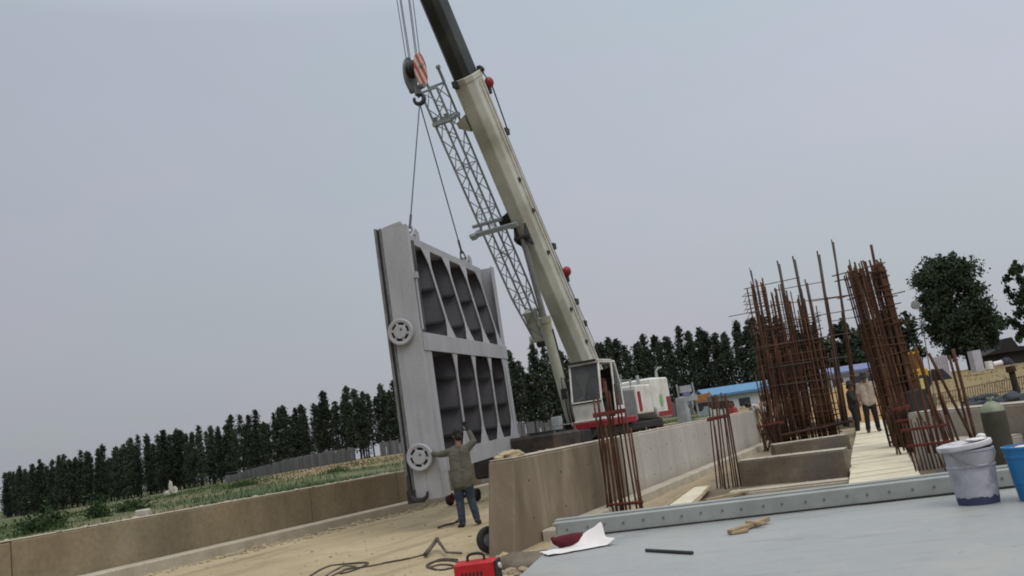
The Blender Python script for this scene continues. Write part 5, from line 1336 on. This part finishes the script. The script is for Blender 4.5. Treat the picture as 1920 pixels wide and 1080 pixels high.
    for i in range(220):
        p = ground_pt(rnd.uniform(930, 1050), rnd.uniform(1036, 1085)); r_ = abs(rnd.gauss(.015, .02)) + .006
        vs.ball((p.x, p.y, p.z + r_*.3), r_, 1, (1.4, 1, .7), .7, i)
    o = vs.build('gravel', M['rubble']); tag(o, kind='stuff')
    b_ = gz(985, 1062, .0); 
    t = thing('concrete_lump', 'rough lump of spilt concrete at the foot of the wall end', 'rubble', (b_.x, b_.y, 0), Matrix.Rotation(R(20), 3, 'Z'))
    b = MB(); b.ball((0, 0, .02), .3, 3, (1.5, .7, .42), .5, 9); b.ball((.4, .1, .0), .22, 3, (1.4, .8, .4), .5, 19); b.build('lump', M['conc_beam'], t, smooth=True)
M['sand_sack'] = mat('sacking', (.42, .34, .22), (.32, .25, .155), rough=.95, scale=9, bump=.4)
build_ground_items()

# ------------------------------------------------------------------ vegetation
def leaf_mesh(name, pts, size, mt, rnd, droop=0.0):
    vs, fs = [], []
    for p in pts:
        s = size*rnd.uniform(.55, 1.3)
        n = V((rnd.gauss(0, 1), rnd.gauss(0, 1), rnd.gauss(0, .8))).normalized(); a = n.orthogonal().normalized()
        a = Matrix.Rotation(rnd.uniform(0, 6.28), 3, n) @ a; b = n.cross(a)
        i = len(vs)
        vs += [p - a*s*.5, p + b*s*.32 + n*s*.08, p + a*s*.6, p - b*s*.30 + n*s*.06]
        fs.append((i, i+1, i+2, i+3))
    me = bpy.data.meshes.new(name); me.from_pydata([tuple(v) for v in vs], [], fs); me.materials.append(mt); me.update()
    return me
def poplar_protos():
    out = []
    for k in range(12):
        rnd = random.Random(100+k); H_ = 9.6*rnd.uniform(.93, 1.07)
        crown0 = H_*(rnd.uniform(.17, .26) if k < 6 else rnd.uniform(.05, .13)); wmax = rnd.uniform(.66, .98)
        pts = []
        for c in range(80):
            s = rnd.random()**.85
            env = wmax*(min(1, (s+.10)/.32)**.7)*(1-s)**.74*1.3 + .025
            a = rnd.uniform(0, 6.28); r_ = env*math.sqrt(rnd.random())*rnd.choice((1, 1, 1, 1.25))
            cz = crown0 + (H_-crown0)*s
            for j in range(22):
                sg = .16 + .18*(1-s)
                pts.append(V((r_*math.cos(a) + rnd.gauss(0, sg), r_*math.sin(a) + rnd.gauss(0, sg), cz + rnd.gauss(0, .08 + .34*(1-s)))))
        for j in range(30): pts.append(V((rnd.gauss(0, .07), rnd.gauss(0, .07), H_ - rnd.random()*1.1 + .2)))
        crown = leaf_mesh('crown', pts, .30, M['leaf'], rnd)
        b = MB(); b.path([(0, 0, -.4), (.03, 0, H_*.3), (0, .04, H_*.6), (0, 0, H_*.93)], [.13, .10, .06, .02], 6)
        for j in range(10):
            z = H_*rnd.uniform(.2, .8); a = rnd.uniform(0, 6.28); b.path([(0, 0, z), (.5*math.cos(a), .5*math.sin(a), z+.7), (.7*math.cos(a), .7*math.sin(a), z+1.5)], [.035, .022, .01], 4)
        tm = bpy.data.meshes.new('trunk'); b.bm.to_mesh(tm); b.bm.free(); tm.materials.append(M['bark'])
        out.append((tm, crown, H_))
    return out
ROW = [V((-110, 168, 0)), V((-81, 149, 0)), V((-17, 110, 0)), V((22, 106, 0)), V((60, 98, 0))]
def row_pts(step, off, rnd, jit):
    P = []; carry = 0
    for i in range(len(ROW)-1):
        a, b = ROW[i], ROW[i+1]; L_ = (b-a).length; d = (b-a)/L_; n = V((-d.y, d.x, 0))
        if n.y < 0: n = -n
        s = carry
        while s < L_:
            P.append(a + d*s + n*(off + rnd.uniform(-jit, jit))); s += step*rnd.uniform(.75, 1.25)
        carry = s - L_
    return P
def build_poplars():
    protos = poplar_protos(); rnd = random.Random(5); cnt = 0
    for off, step in ((0, 1.18), (2.6, 1.38), (6.0, 2.4)):
        for p in row_pts(step, off, rnd, .8):
            px = 960 + 1662*p.x/p.y
            if px < -30 or (1445 < px) or (off > 5 and px > 470): continue
            low = rnd.random() < (.95 if px < 380 else .45 if px < 480 else .35 if px > 970 else .12); tm, cm, H_ = rnd.choice(protos[6:] if low else protos[:6])
            t = thing('poplar_tree', 'tall dark slender poplar in the long tree belt along the horizon', 'tree', (p.x, p.y, land_z(p.x, p.y)-.1), Matrix.Rotation(rnd.uniform(0, 6.28), 3, 'Z'), group='poplars of the tree belt along the horizon')
            k = rnd.uniform(.80, 1.12)*(.84 if px < 900 else 1)*(1.0 if off == 0 else 1.02); t.scale = (k*rnd.uniform(.9, 1.15), k*rnd.uniform(.9, 1.15), k)
            for nm, me in (('trunk', tm), ('crown', cm)):
                o = bpy.data.objects.new(nm, me); COL.objects.link(o); o.parent = t
            cnt += 1
    print('poplars', cnt)
build_poplars()

def broad_tree(label, base, H_, Wc, seed, lean=0, trunk_h=.28, n=70, leaf=.5, per=55, group=None, name='broadleaf_tree', top=1.0, mt='leaf2', shape=None):
    rnd = random.Random(seed)
    t = thing(name, label, 'tree', base, group=group)
    b = MB(); pts = []; th = H_*trunk_h
    b.path([(0, 0, -.5), (lean*.2, 0, th*.6), (lean*.4, 0, th), (lean*.8, 0, H_*.62), (lean, 0, H_*.85)], [H_*.028, H_*.023, H_*.02, H_*.012, H_*.004], 8)
    for k in range(n):
        s = rnd.random(); a = rnd.uniform(0, 6.28)
        env = math.sin(math.pi*min(1, (s*.86+.14)))**.55
        if shape: env = shape(s)
        r_ = Wc/2*env*rnd.uniform(.45, 1.0); z = th*.85 + (H_-th*.85)*s
        c = V((lean*z/H_ + r_*math.cos(a), r_*math.sin(a), z))
        if k % 3 == 0:
            z0 = max(th*.7, z - r_*.9 - .4); b.path([(lean*z0/H_, 0, z0), (lean*z0/H_ + r_*.5*math.cos(a), r_*.5*math.sin(a), z0 + (z-z0)*.6), tuple(c)], [H_*.011, H_*.007, .015], 5)
        sg = Wc*.055*rnd.uniform(.7, 1.3)
        for j in range(per): pts.append(c + V((rnd.gauss(0, sg), rnd.gauss(0, sg), rnd.gauss(0, sg*.9))))
        if z > H_*.75:
            for j in range(per//3): pts.append(c + V((rnd.gauss(0, sg*.35), rnd.gauss(0, sg*.35), rnd.uniform(0, sg*3.2))))
    b.build('trunk', M['bark'], t, smooth='auto')
    me = leaf_mesh('crown', pts, leaf, M[mt], rnd); o = bpy.data.objects.new('crown', me); COL.objects.link(o); o.parent = t
    return t
def px_ground(px, Y): 
    x = at(px, 720, Y).x; return V((x, Y, land_z(x, Y)))
def build_trees():
    Y = 62
    p = px_ground(1830, Y); sc = Y/1662
    broad_tree('large dense dark round tree on the right behind the crossing bars', p, 206*sc, 120*sc, 21, lean=-.55, trunk_h=.2, n=170, leaf=.21, per=170, shape=lambda s: (.62 + .42*math.sin(math.pi*min(1, s*1.15)) if s < .8 else 1.0 - (s-.8)*2.4))
    p = px_ground(1694, 70); sc = 70/1662
    broad_tree('smaller dark tree between the slender rebar cage and the large round tree', p, 122*sc, 100*sc, 31, n=60, leaf=.36, per=60)
    p = px_ground(1968, 60); sc = 60/1662
    broad_tree('loose grey-green tree cut by the right edge of the photo', p, 175*sc, 78*sc, 41, lean=-.3, n=46, leaf=.30, per=46, trunk_h=.35)
    p = px_ground(1600, 78); sc = 78/1662
    broad_tree('dark tree seen through the gap between the two rebar cages', p, 112*sc, 72*sc, 51, n=60, leaf=.4, per=60)
    p = px_ground(1520, 82); broad_tree('dark tree behind the broad rebar cage', p, 120*82/1662, 100*82/1662, 61, n=70, leaf=.42, per=60)
    p = px_ground(1462, 80); broad_tree('dark tree left of and behind the broad rebar cage', p, 130*80/1662, 80*80/1662, 62, n=60, leaf=.42, per=60)
    p = px_ground(1648, 80); broad_tree('dark tree behind the slender rebar cage', p, 105*80/1662, 80*80/1662, 63, n=60, leaf=.42, per=60)
    p = px_ground(1858, 120); broad_tree('distant pale thin tree between the large round tree and the right edge', p, 118*120/1662, 60*120/1662, 71, n=26, leaf=.6, per=26, mt='bush')
    p = px_ground(1890, 125); broad_tree('distant low shrub tree above the dark hut', p, 90*125/1662, 80*125/1662, 72, n=26, leaf=.6, per=30, mt='bush')
    # bushes in the field
    for i, (px, py, w, h, lab) in enumerate(((96, 975, 1.0, 1.0, 'dark round bush left of the field, by the low wall'), (182, 950, 1.1, 1.1, 'dark bush in the field left of the pale stub'), (70, 990, 1.4, .7, 'low spreading bush at the left edge of the field'), (248, 948, 1.8, .7, 'low green bush behind the pale stub in the field'), (458, 905, 2.6, .6, 'long low weedy bush in the middle of the field'), (632, 880, 2.0, .5, 'low dark weeds near the gate end of the field'))):
        Y = (22, 27, 20, 30, 48, 50)[i]; x = at(px, py, Y).x; z = land_z(x, Y)
        rnd = random.Random(200+i); t = thing('bush', lab, 'bush', (x, Y, z))
        w *= .55; h *= .62; pts = [V((rnd.gauss(0, w*.3), rnd.gauss(0, w*.25), abs(rnd.gauss(0, h*.42)))) for _ in range(900)]
        me = leaf_mesh('foliage', pts, .085, M['bush'], rnd); o = bpy.data.objects.new('foliage', me); COL.objects.link(o); o.parent = t
        b = MB()
        for k in range(5): b.path([(0, 0, -.1), (rnd.gauss(0, w*.2), rnd.gauss(0, w*.2), h*.6)], [.02, .008], 4)
        b.build('stem', M['bark'], t)
    # grass: blades nobody could count
    rnd = random.Random(9); vs, fs = [], []
    for i in range(26000):
        d = .25 + 55*rnd.random()**2.2; s = rnd.uniform(-6, 60) if d > 5 else rnd.uniform(-3, 40)
        p = LW_A + LW_D*s + LW_N*d
        nz = mnoise.noise(V((p.x*.22, p.y*.22, 7))) + .5*mnoise.noise(V((p.x*.9, p.y*.9, 1)))
        if nz < -.05: continue
        z = field_z(p.x, p.y); h = rnd.uniform(.05, .16)*(1+max(0, nz))*(1 + d*.012); w = .012 + d*.0009
        a = rnd.uniform(0, 3.14); dx, dy = math.cos(a)*w, math.sin(a)*w; lx, ly = rnd.gauss(0, h*.4), rnd.gauss(0, h*.4)
        k = len(vs); vs += [(p.x-dx, p.y-dy, z), (p.x+dx, p.y+dy, z), (p.x+lx, p.y+ly, z+h)]; fs.append((k, k+1, k+2))
    o = mesh_obj('grass', vs, fs, M['grass']); tag(o, kind='stuff')
    # dry tufts and clods along the slope at the right
    vs, fs = [], []
    for i in range(7000):
        y = rnd.uniform(36, 70); x = rnd.uniform(.12*y, .62*y)
        z = ground_z(x, y); h = rnd.uniform(.03, .11); w = .04; a = rnd.uniform(0, 3.14)
        if mnoise.noise(V((x*.3, y*.3, 2))) < 0: continue
        k = len(vs); dx, dy = math.cos(a)*w, math.sin(a)*w
        vs += [(x-dx, y-dy, z), (x+dx, y+dy, z), (x+rnd.gauss(0, .08), y+rnd.gauss(0, .08), z+h)]; fs.append((k, k+1, k+2))
    o = mesh_obj('dry_grass', vs, fs, mat('dry_blade', (.25, .195, .095), (.19, .155, .075), rough=.9, scale=.6)); tag(o, kind='stuff')
build_trees()

# ------------------------------------------------------------------ background fence, sheds, machines
def build_background():
    rnd = random.Random(77)
    t = thing('palisade_fence', 'long grey palisade fence at the foot of the poplar belt', 'fence', (0, 0, 0))
    pk, ps, rl = MB(), MB(), MB()
    prev = None
    for p in row_pts(.42, -7.5, rnd, 0):
        px = 960 + 1662*p.x/p.y
        if px < 385 or px > 1330: continue
        z = land_z(p.x, p.y) - .1; h = 1.7 + rnd.uniform(-.06, .06) - .7*sstep(520, 385, px) - (.25 if rnd.random() < .06 else 0)
        pk.box((p.x-.185, p.y-.012, z), (p.x+.185, p.y+.012, z+h))
        if prev is not None and (p-prev[0]).length < 2:
            for q in (.4, 1.3): rl.bar((prev[0].x, prev[0].y+.03, prev[1]+q), (p.x, p.y+.03, z+q), .04, .06)
        prev = (p, z)
    pk.build('palings', M['fence'], t); rl.build('rail', M['fence'], t)
    # white sacks and stub in the field
    Y = 70; c = px_ground(305, Y)
    t = thing('white_marker', 'tall white boundary stone with white sacks standing in the field left of the gate', 'marker', c)
    b = MB(); b.ball((0, 0, .75), .3, 3, (.7, .7, 2.4), .35, 7); b.ball((.35, 0, .4), .42, 3, (.8, .8, 1.2), .35, 3); b.ball((-.4, 0, .25), .36, 3, (1, .8, .9), .35, 5); t.scale = (.75, .75, .75); b.build('stone', M['stone'], t, bevel=.0)
    c = gz(252, 968, 1.0); x = at(252, 966, 17.5); 
    t = thing('concrete_stub', 'short pale concrete stub standing on the field side of the low wall', 'post', (x.x, 17.9, .85))
    MB().box((-.13, -.12, 0), (.12, .12, .30)).build('stub', M['stone'], t, bevel=.03)
    # blue-roofed site cabins
    def shed(label, pxa, pxb, Y, py_eave, py_roof, roof, win, base_dz=0.0):
        a, b_ = at(pxa, 740, Y), at(pxb, 740, Y); z0 = land_z(a.x, Y) - .6
        mid = (pxa+pxb)/2
        ze = at(mid, py_eave, Y).z; zr = at(mid, py_roof, Y).z
        t = thing('site_shed', label, 'shed', (a.x, Y, z0)); L_ = b_.x - a.x; he, hr = ze-z0, zr-z0
        MB().box((0, 0, 0), (L_, 4, he)).build('wall', M['shed'], t)
        b = MB(); b.prism([(-.25, -.35, he-.10), (-.25, -.35, he+.06), (-.25, 2.0, hr+.12), (-.25, 4.3, he+.06), (-.25, 4.3, he-.1), (-.25, 2.0, hr-.02)], (L_+.5, 0, 0)); b.build('roof', roof, t)
        for k in range(win):
            x = L_*(k+.7)/(win+.4); MB().box((x-.4, -.03, he*.50), (x+.4, -.004, he*.78)).build('window', M['glass'], t)
        return t
    shed('white site cabin with a sky-blue roof behind the far end of the concrete wall', 1326, 1462, 64, 734, 721, M['blue_roof'], 3)
    shed('white site cabin with a violet-blue roof seen between the rebar cages', 1552, 1668, 66, 694, 684, M['blue_roof2'], 3)
    # orange dumper
    Y = 46; c = px_ground(1310, Y); z = at(1310, 772, Y).z
    t = thing('site_dumper', 'small orange site dumper right of the crane', 'dumper', (c.x, Y, z)); t.scale = (.62, .62, .62)
    b = MB(); b.prism([(-.6, -.5, .75), (.35, -.5, .75), (.75, -.5, 1.45), (-.75, -.5, 1.30)], (0, 1.0, 0)); b.build('hopper', M['orange'], t, bevel=.03)
    b = MB(); b.box((-.5, -.35, .35), (1.3, .35, .7)); b.box((.8, -.3, .7), (1.3, .3, 1.1)); b.build('chassis', M['dark'], t, bevel=.03)
    for x in (-.35, 1.0):
        for y in (-.5, .5):
            T = Matrix.Translation((x, y, .35)) @ Matrix.Rotation(R(90), 4, 'X'); MB().lathe([(.1, -.1), (.3, -.12), (.35, 0), (.3, .12), (.1, .1)], 20, T).build('wheel', M['rubber'], t)
    MB().path([(.9, 0, 1.1), (.7, 0, 1.5)], .03, 6).build('steering_column', M['dark'], t)
    # yellow loader behind the cage
    Y = 44; c = px_ground(1702, Y); z = at(1702, 726, Y).z - .2
    t = thing('wheel_loader', 'small yellow loader half hidden by the bars right of the slender cage', 'loader', (c.x, Y, z))
    b = MB(); b.box((-.9, -.5, .45), (.9, .5, 1.0)); b.box((-.9, -.45, 1.0), (-.2, .45, 1.25)); b.build('chassis', M['yellow'], t, bevel=.05)
    b = MB(); b.box((-.15, -.45, 1.0), (-.08, .45, 1.75)); b.box((.52, -.45, 1.0), (.6, .45, 1.75)); b.box((-.2, -.5, 1.75), (.65, .5, 1.85)); b.build('cab', M['yellow'], t)
    b = MB(); b.bar((.6, -.3, .9), (1.4, -.3, .6), .1); b.bar((.6, .3, .9), (1.4, .3, .6), .1); b.prism([(1.3, -.7, .3), (1.9, -.7, .3), (1.5, -.7, .85), (1.3, -.7, .85)], (0, 1.4, 0)); b.build('bucket', M['dark'], t)
    for x in (-.6, .6):
        for y in (-.5, .5):
            T = Matrix.Translation((x, y, .35)) @ Matrix.Rotation(R(90), 4, 'X'); MB().lathe([(.1, -.12), (.3, -.14), (.36, 0), (.3, .14), (.1, .12)], 20, T).build('wheel', M['rubber'], t)
    # formwork panel, boards, sheets
    def panel(name, label, cat, pa, pb, Y, mt, th=.06, ribs=0, lean=0):
        a, b_ = at(*pa, Y), at(*pb, Y); t = thing(name, label, cat, (a.x, Y, b_.z)); w, h = b_.x-a.x, a.z-b_.z
        b = MB(); b.hexa([(0, 0, 0), (w, 0, 0), (w, th, 0), (0, th, 0)], [(0, lean, h), (w, lean, h), (w, lean+th, h), (0, lean+th, h)])
        b.build('board', mt, t, bevel=.008)
        if ribs:
            b = MB()
            for k in range(ribs): b.bar((w*(k+.5)/ribs, -.02, 0), (w*(k+.5)/ribs, lean-.02, h), w/ribs*.35, .04)
            b.build('ridge', mt, t)
        return t
    panel('formwork_panel', 'dark grey formwork panel leaning behind the bars right of the walkway', 'panel', (1704, 733), (1746, 768), 16.5, M['dark'], .08)
    panel('site_board', 'pale yellow board standing behind the dark formwork panel', 'board', (1699, 714), (1720, 736), 38, M['pale_yellow'])
    panel('site_board', 'second pale yellow board, just right of the brighter one', 'board', (1724, 710), (1742, 734), 39, M['pale_yellow'])
    panel('sheet_hoarding', 'pale lilac corrugated sheet hoarding beneath the large round tree', 'hoarding', (1748, 670), (1784, 706), 52, M['lilac'], .05, 6)
    panel('electrical_cabinet', 'pale grey cabinet standing right of the large tree', 'cabinet', (1822, 658), (1847, 695), 54, M['lilac'], .6)
    # dark hut
    Y = 66; a, b_ = at(1846, 660, Y), at(1935, 690, Y); z = land_z(a.x, Y) - .2
    t = thing('dark_hut', 'dark low hut with a humped roof at the right edge', 'hut', (a.x, Y, z)); L_ = b_.x-a.x
    b = MB(); b.box((0, 0, 0), (L_, 3, 1.15)); b.build('wall', M['shed_dark'], t)
    b = MB(); b.prism([(-.2, -.3, 1.1), (L_*.35, -.3, 1.5), (L_*.45, -.3, 2.1), (L_*.65, -.3, 2.15), (L_*.75, -.3, 1.45), (L_+.2, -.3, 1.3), (L_+.2, -.3, 1.1)], (0, 3.6, 0)); b.build('roof', M['shed_dark'], t)
    MB().ball((L_*.4, -.2, .3), .55, 3, (1, .6, .9), .1, 1).build('barrel', M['tarp'], t, smooth=True)
    a, b_ = at(1862, 684, 58), at(1878, 680, 58)
    t = thing('white_pipe', 'short white pipe lying in front of the dark hut', 'pipe', (a.x, 58, a.z)); MB().tube(a, b_, .18, n=14).build('pipe', M['paper'], t, world=True, smooth='auto')
    a = at(1854, 684, 57)
    t = thing('white_drum', 'small white drum left of the white pipe', 'drum', (a.x, 57, a.z - .3)); MB().lathe([(.2, 0), (.22, .02), (.22, .5), (.2, .52)], 18).build('drum', M['paper'], t, smooth='auto')
    # iron railing, post
    t = thing('iron_railing', 'thin rusty iron railing across the dry slope at the right edge', 'railing', at(1745, 745, 27))
    iv = t.matrix_basis.inverted(); b = MB(); r2 = MB()
    for k in range(40):
        px = 1752 + k*4.6; Y = 27 - k*.09; hz_t, hz_b = 738 - k*.93, 762 - k*.78
        b.tube(iv @ at(px, hz_b, Y), iv @ at(px - 3, hz_t, Y), .011, n=5)
        if k:
            for f_ in (0.0, .75): r2.tube(iv @ at(px-3, hz_t + (hz_b-hz_t)*f_ + 2, Y), iv @ at(px - 3 - 4.6, hz_t + .93 + (hz_b-hz_t)*f_ + 2, Y + .09), .010, n=5)
    b.build('balusters', M['fence_rod'], t); r2.build('rail', M['fence_rod'], t)
    a, b_ = at(1896, 694, 22), at(1907, 734, 22)
    t = thing('timber_post', 'brown post with a thick head standing at the iron railing', 'post', b_)
    b = MB(); b.tube(b_ + V((0, 0, -.4)), a, .085, .075, n=12); b.build('post', M['bark'], t, world=True, smooth='auto')
    b = MB(); b.tube(a + V((0, 0, -.04)), a + V((-.01, 0, .10)), .12, .11, n=14); b.build('post_head', M['rust'], t, world=True, smooth='auto')
    # scrap heap and tarpaulin on the wall top
    c = at(1850, 742, 17.4)
    t = thing('tarpaulin_heap', 'heap of dark blue tarpaulin behind the right-hand concrete wall', 'tarpaulin', (c.x, 17.4, c.z-.35))
    b = MB()
    for k in range(9): b.ball((rnd.uniform(-.55, .7), rnd.uniform(-.2, .2), rnd.uniform(.05, .25)), rnd.uniform(.12, .26), 3, (1.5, 1, .65), .6, k)
    b.build('tarpaulin', M['tarp'], t, smooth=True)
    # sand heap behind the man on the walkway
    c = at(1588, 770, 36); 
    t = thing('sand_heap', 'orange-brown sand heap between the rebar cages', 'sand', (c.x, 36, -.1))
    vs, fs = [], []; n = 24
    for j in range(n+1):
        for i in range(n+1):
            x, y = (i/n-.5)*5, (j/n-.5)*4; r_ = math.hypot(x/2.5, y/2.0)
            z = 1.85*max(0, 1-r_)**.8 + .12*mnoise.noise(V((x*1.5, y*1.5, 0)))*max(0, 1-r_)
            vs.append((x, y, z))
    for j in range(n):
        for i in range(n): q = j*(n+1)+i; fs.append((q, q+1, q+n+2, q+n+1))
    mesh_obj('heap', vs, fs, M['sand'], t, smooth=True)
    # flood light pole at the left of the large tree
    Y = 30; top = at(1716, 572, Y); foot = at(1740, 700, Y); foot.z = ground_z(foot.x, Y)
    t = thing('floodlight_mast', 'thin pole with a pale round floodlight at the left edge of the large tree', 'floodlight', foot)
    foot2 = V((foot.x, Y, foot.z)); b = MB(); b.tube(foot2, (top.x+.12, Y, top.z-.1), .022, .016, n=7); b.build('pole', M['seal'], t, world=True)
    b = MB(); T = Matrix.Translation(top) @ Matrix.Rotation(R(75), 4, 'X'); b.lathe([(.05, -.1), (.12, -.08), (.15, .04), (.0, .05)], 20, T, cap=False); b.build('lamp_head', M['seal'], t, world=True, smooth='auto')
    b = MB(); b.bar(top + V((.12, 0, -.1)), top + V((.3, 0, -.2)), .05); b.build('bracket', M['dark'], t, world=True)
    # white-blue clutter right of the counterweight
    Y = 40; c = at(1290, 748, Y); 
    t = thing('tool_trolley', 'pale blue site trolley behind the counterweight of the crane', 'trolley', (c.x, Y, c.z-.8))
    b = MB()
    for x in (-.35, .35): b.tube((x, 0, 0), (x-.05, 0, 1.5), .04)
    b.box((-.4, -.2, .7), (.4, .2, .95)); b.box((-.3, -.2, 1.1), (.2, .2, 1.4)); b.build('frame', M['jib'], t)
    b = MB(); b.box((-.2, -.22, .96), (.1, .1, 1.08)); b.build('tray', M['blue_roof2'], t)
build_background()

# ------------------------------------------------------------------ light and sky (hazy overcast)
SUN_EL, SUN_AZ = R(54), R(148)        # azimuth measured from +Y towards +X: behind the viewer, to the left
w = bpy.data.worlds.new('World'); scn.world = w; w.use_nodes = True
nt = w.node_tree; N, L = nt.nodes, nt.links
bg = N['Background']
sky = N.new('ShaderNodeTexSky'); sky.sky_type = 'NISHITA'; sky.sun_disc = False
sky.sun_elevation = SUN_EL; sky.sun_rotation = SUN_AZ; sky.air_density = 1.2; sky.dust_density = 4; sky.ozone_density = 1
bg.inputs['Strength'].default_value = .1
tc = N.new('ShaderNodeTexCoord'); sp = N.new('ShaderNodeSeparateXYZ'); L.new(tc.outputs['Generated'], sp.inputs[0])
cr = N.new('ShaderNodeValToRGB')
el = cr.color_ramp.elements
el[0].position = 0.0; el[0].color = (3.95, 4.1, 4.55, 1)
el[1].position = 1.0; el[1].color = (14.5, 15.0, 15.6, 1)
for p, c in ((.12, (4.5, 4.6, 5.08)), (.26, (4.85, 5.02, 5.75)), (.46, (4.75, 5.35, 6.1)), (.64, (9.2, 9.8, 10.6))):
    e = el.new(p); e.color = (*c, 1)
L.new(sp.outputs['Z'], cr.inputs['Fac'])
no = N.new('ShaderNodeTexNoise'); no.inputs['Scale'].default_value = 2.1; no.inputs['Detail'].default_value = 5
mp = N.new('ShaderNodeMapping'); mp.inputs['Scale'].default_value = (1, 1, 2.2); L.new(tc.outputs['Generated'], mp.inputs['Vector']); L.new(mp.outputs[0], no.inputs['Vector'])
hs = N.new('ShaderNodeMix'); hs.data_type = 'RGBA'; hs.blend_type = 'MULTIPLY'; hs.inputs['Factor'].default_value = 1
r2 = N.new('ShaderNodeValToRGB'); r2.color_ramp.elements[0].position = .38; r2.color_ramp.elements[0].color = (1.03, 1.005, 1.015, 1); r2.color_ramp.elements[1].position = .62; r2.color_ramp.elements[1].color = (.955, 1.02, .985, 1)
L.new(no.outputs['Fac'], r2.inputs['Fac']); L.new(cr.outputs['Color'], hs.inputs['A']); L.new(r2.outputs['Color'], hs.inputs['B'])
mx = N.new('ShaderNodeMix'); mx.data_type = 'RGBA'; mx.inputs['Factor'].default_value = .92
lr = N.new('ShaderNodeMath'); lr.operation = 'MULTIPLY_ADD'; lr.inputs[1].default_value = .24; lr.inputs[2].default_value = 1.0; L.new(sp.outputs['X'], lr.inputs[0])
sc_ = N.new('ShaderNodeVectorMath'); sc_.operation = 'SCALE'; L.new(hs.outputs['Result'], sc_.inputs[0]); L.new(lr.outputs[0], sc_.inputs['Scale'])
L.new(sky.outputs['Color'], mx.inputs['A']); L.new(sc_.outputs[0], mx.inputs['B'])
L.new(mx.outputs['Result'], bg.inputs['Color'])
sd = bpy.data.lights.new('sun', 'SUN'); sd.energy = 1.2; sd.angle = R(38); sd.color = (1, .95, .88)
so = bpy.data.objects.new('sun', sd); COL.objects.link(so)
dirv = V((math.sin(SUN_AZ)*math.cos(SUN_EL), math.cos(SUN_AZ)*math.cos(SUN_EL), math.sin(SUN_EL)))
so.rotation_euler = dirv.to_track_quat('Z', 'Y').to_euler(); so.location = dirv*100

scn.view_settings.view_transform = 'Standard'; scn.view_settings.look = 'None'; scn.view_settings.exposure = 0
scn.render.engine = 'CYCLES'
scn.cycles.filter_width = 1.9
scn.cycles.use_denoising = True
scn.cycles.max_bounces = 6; scn.cycles.transparent_max_bounces = 12
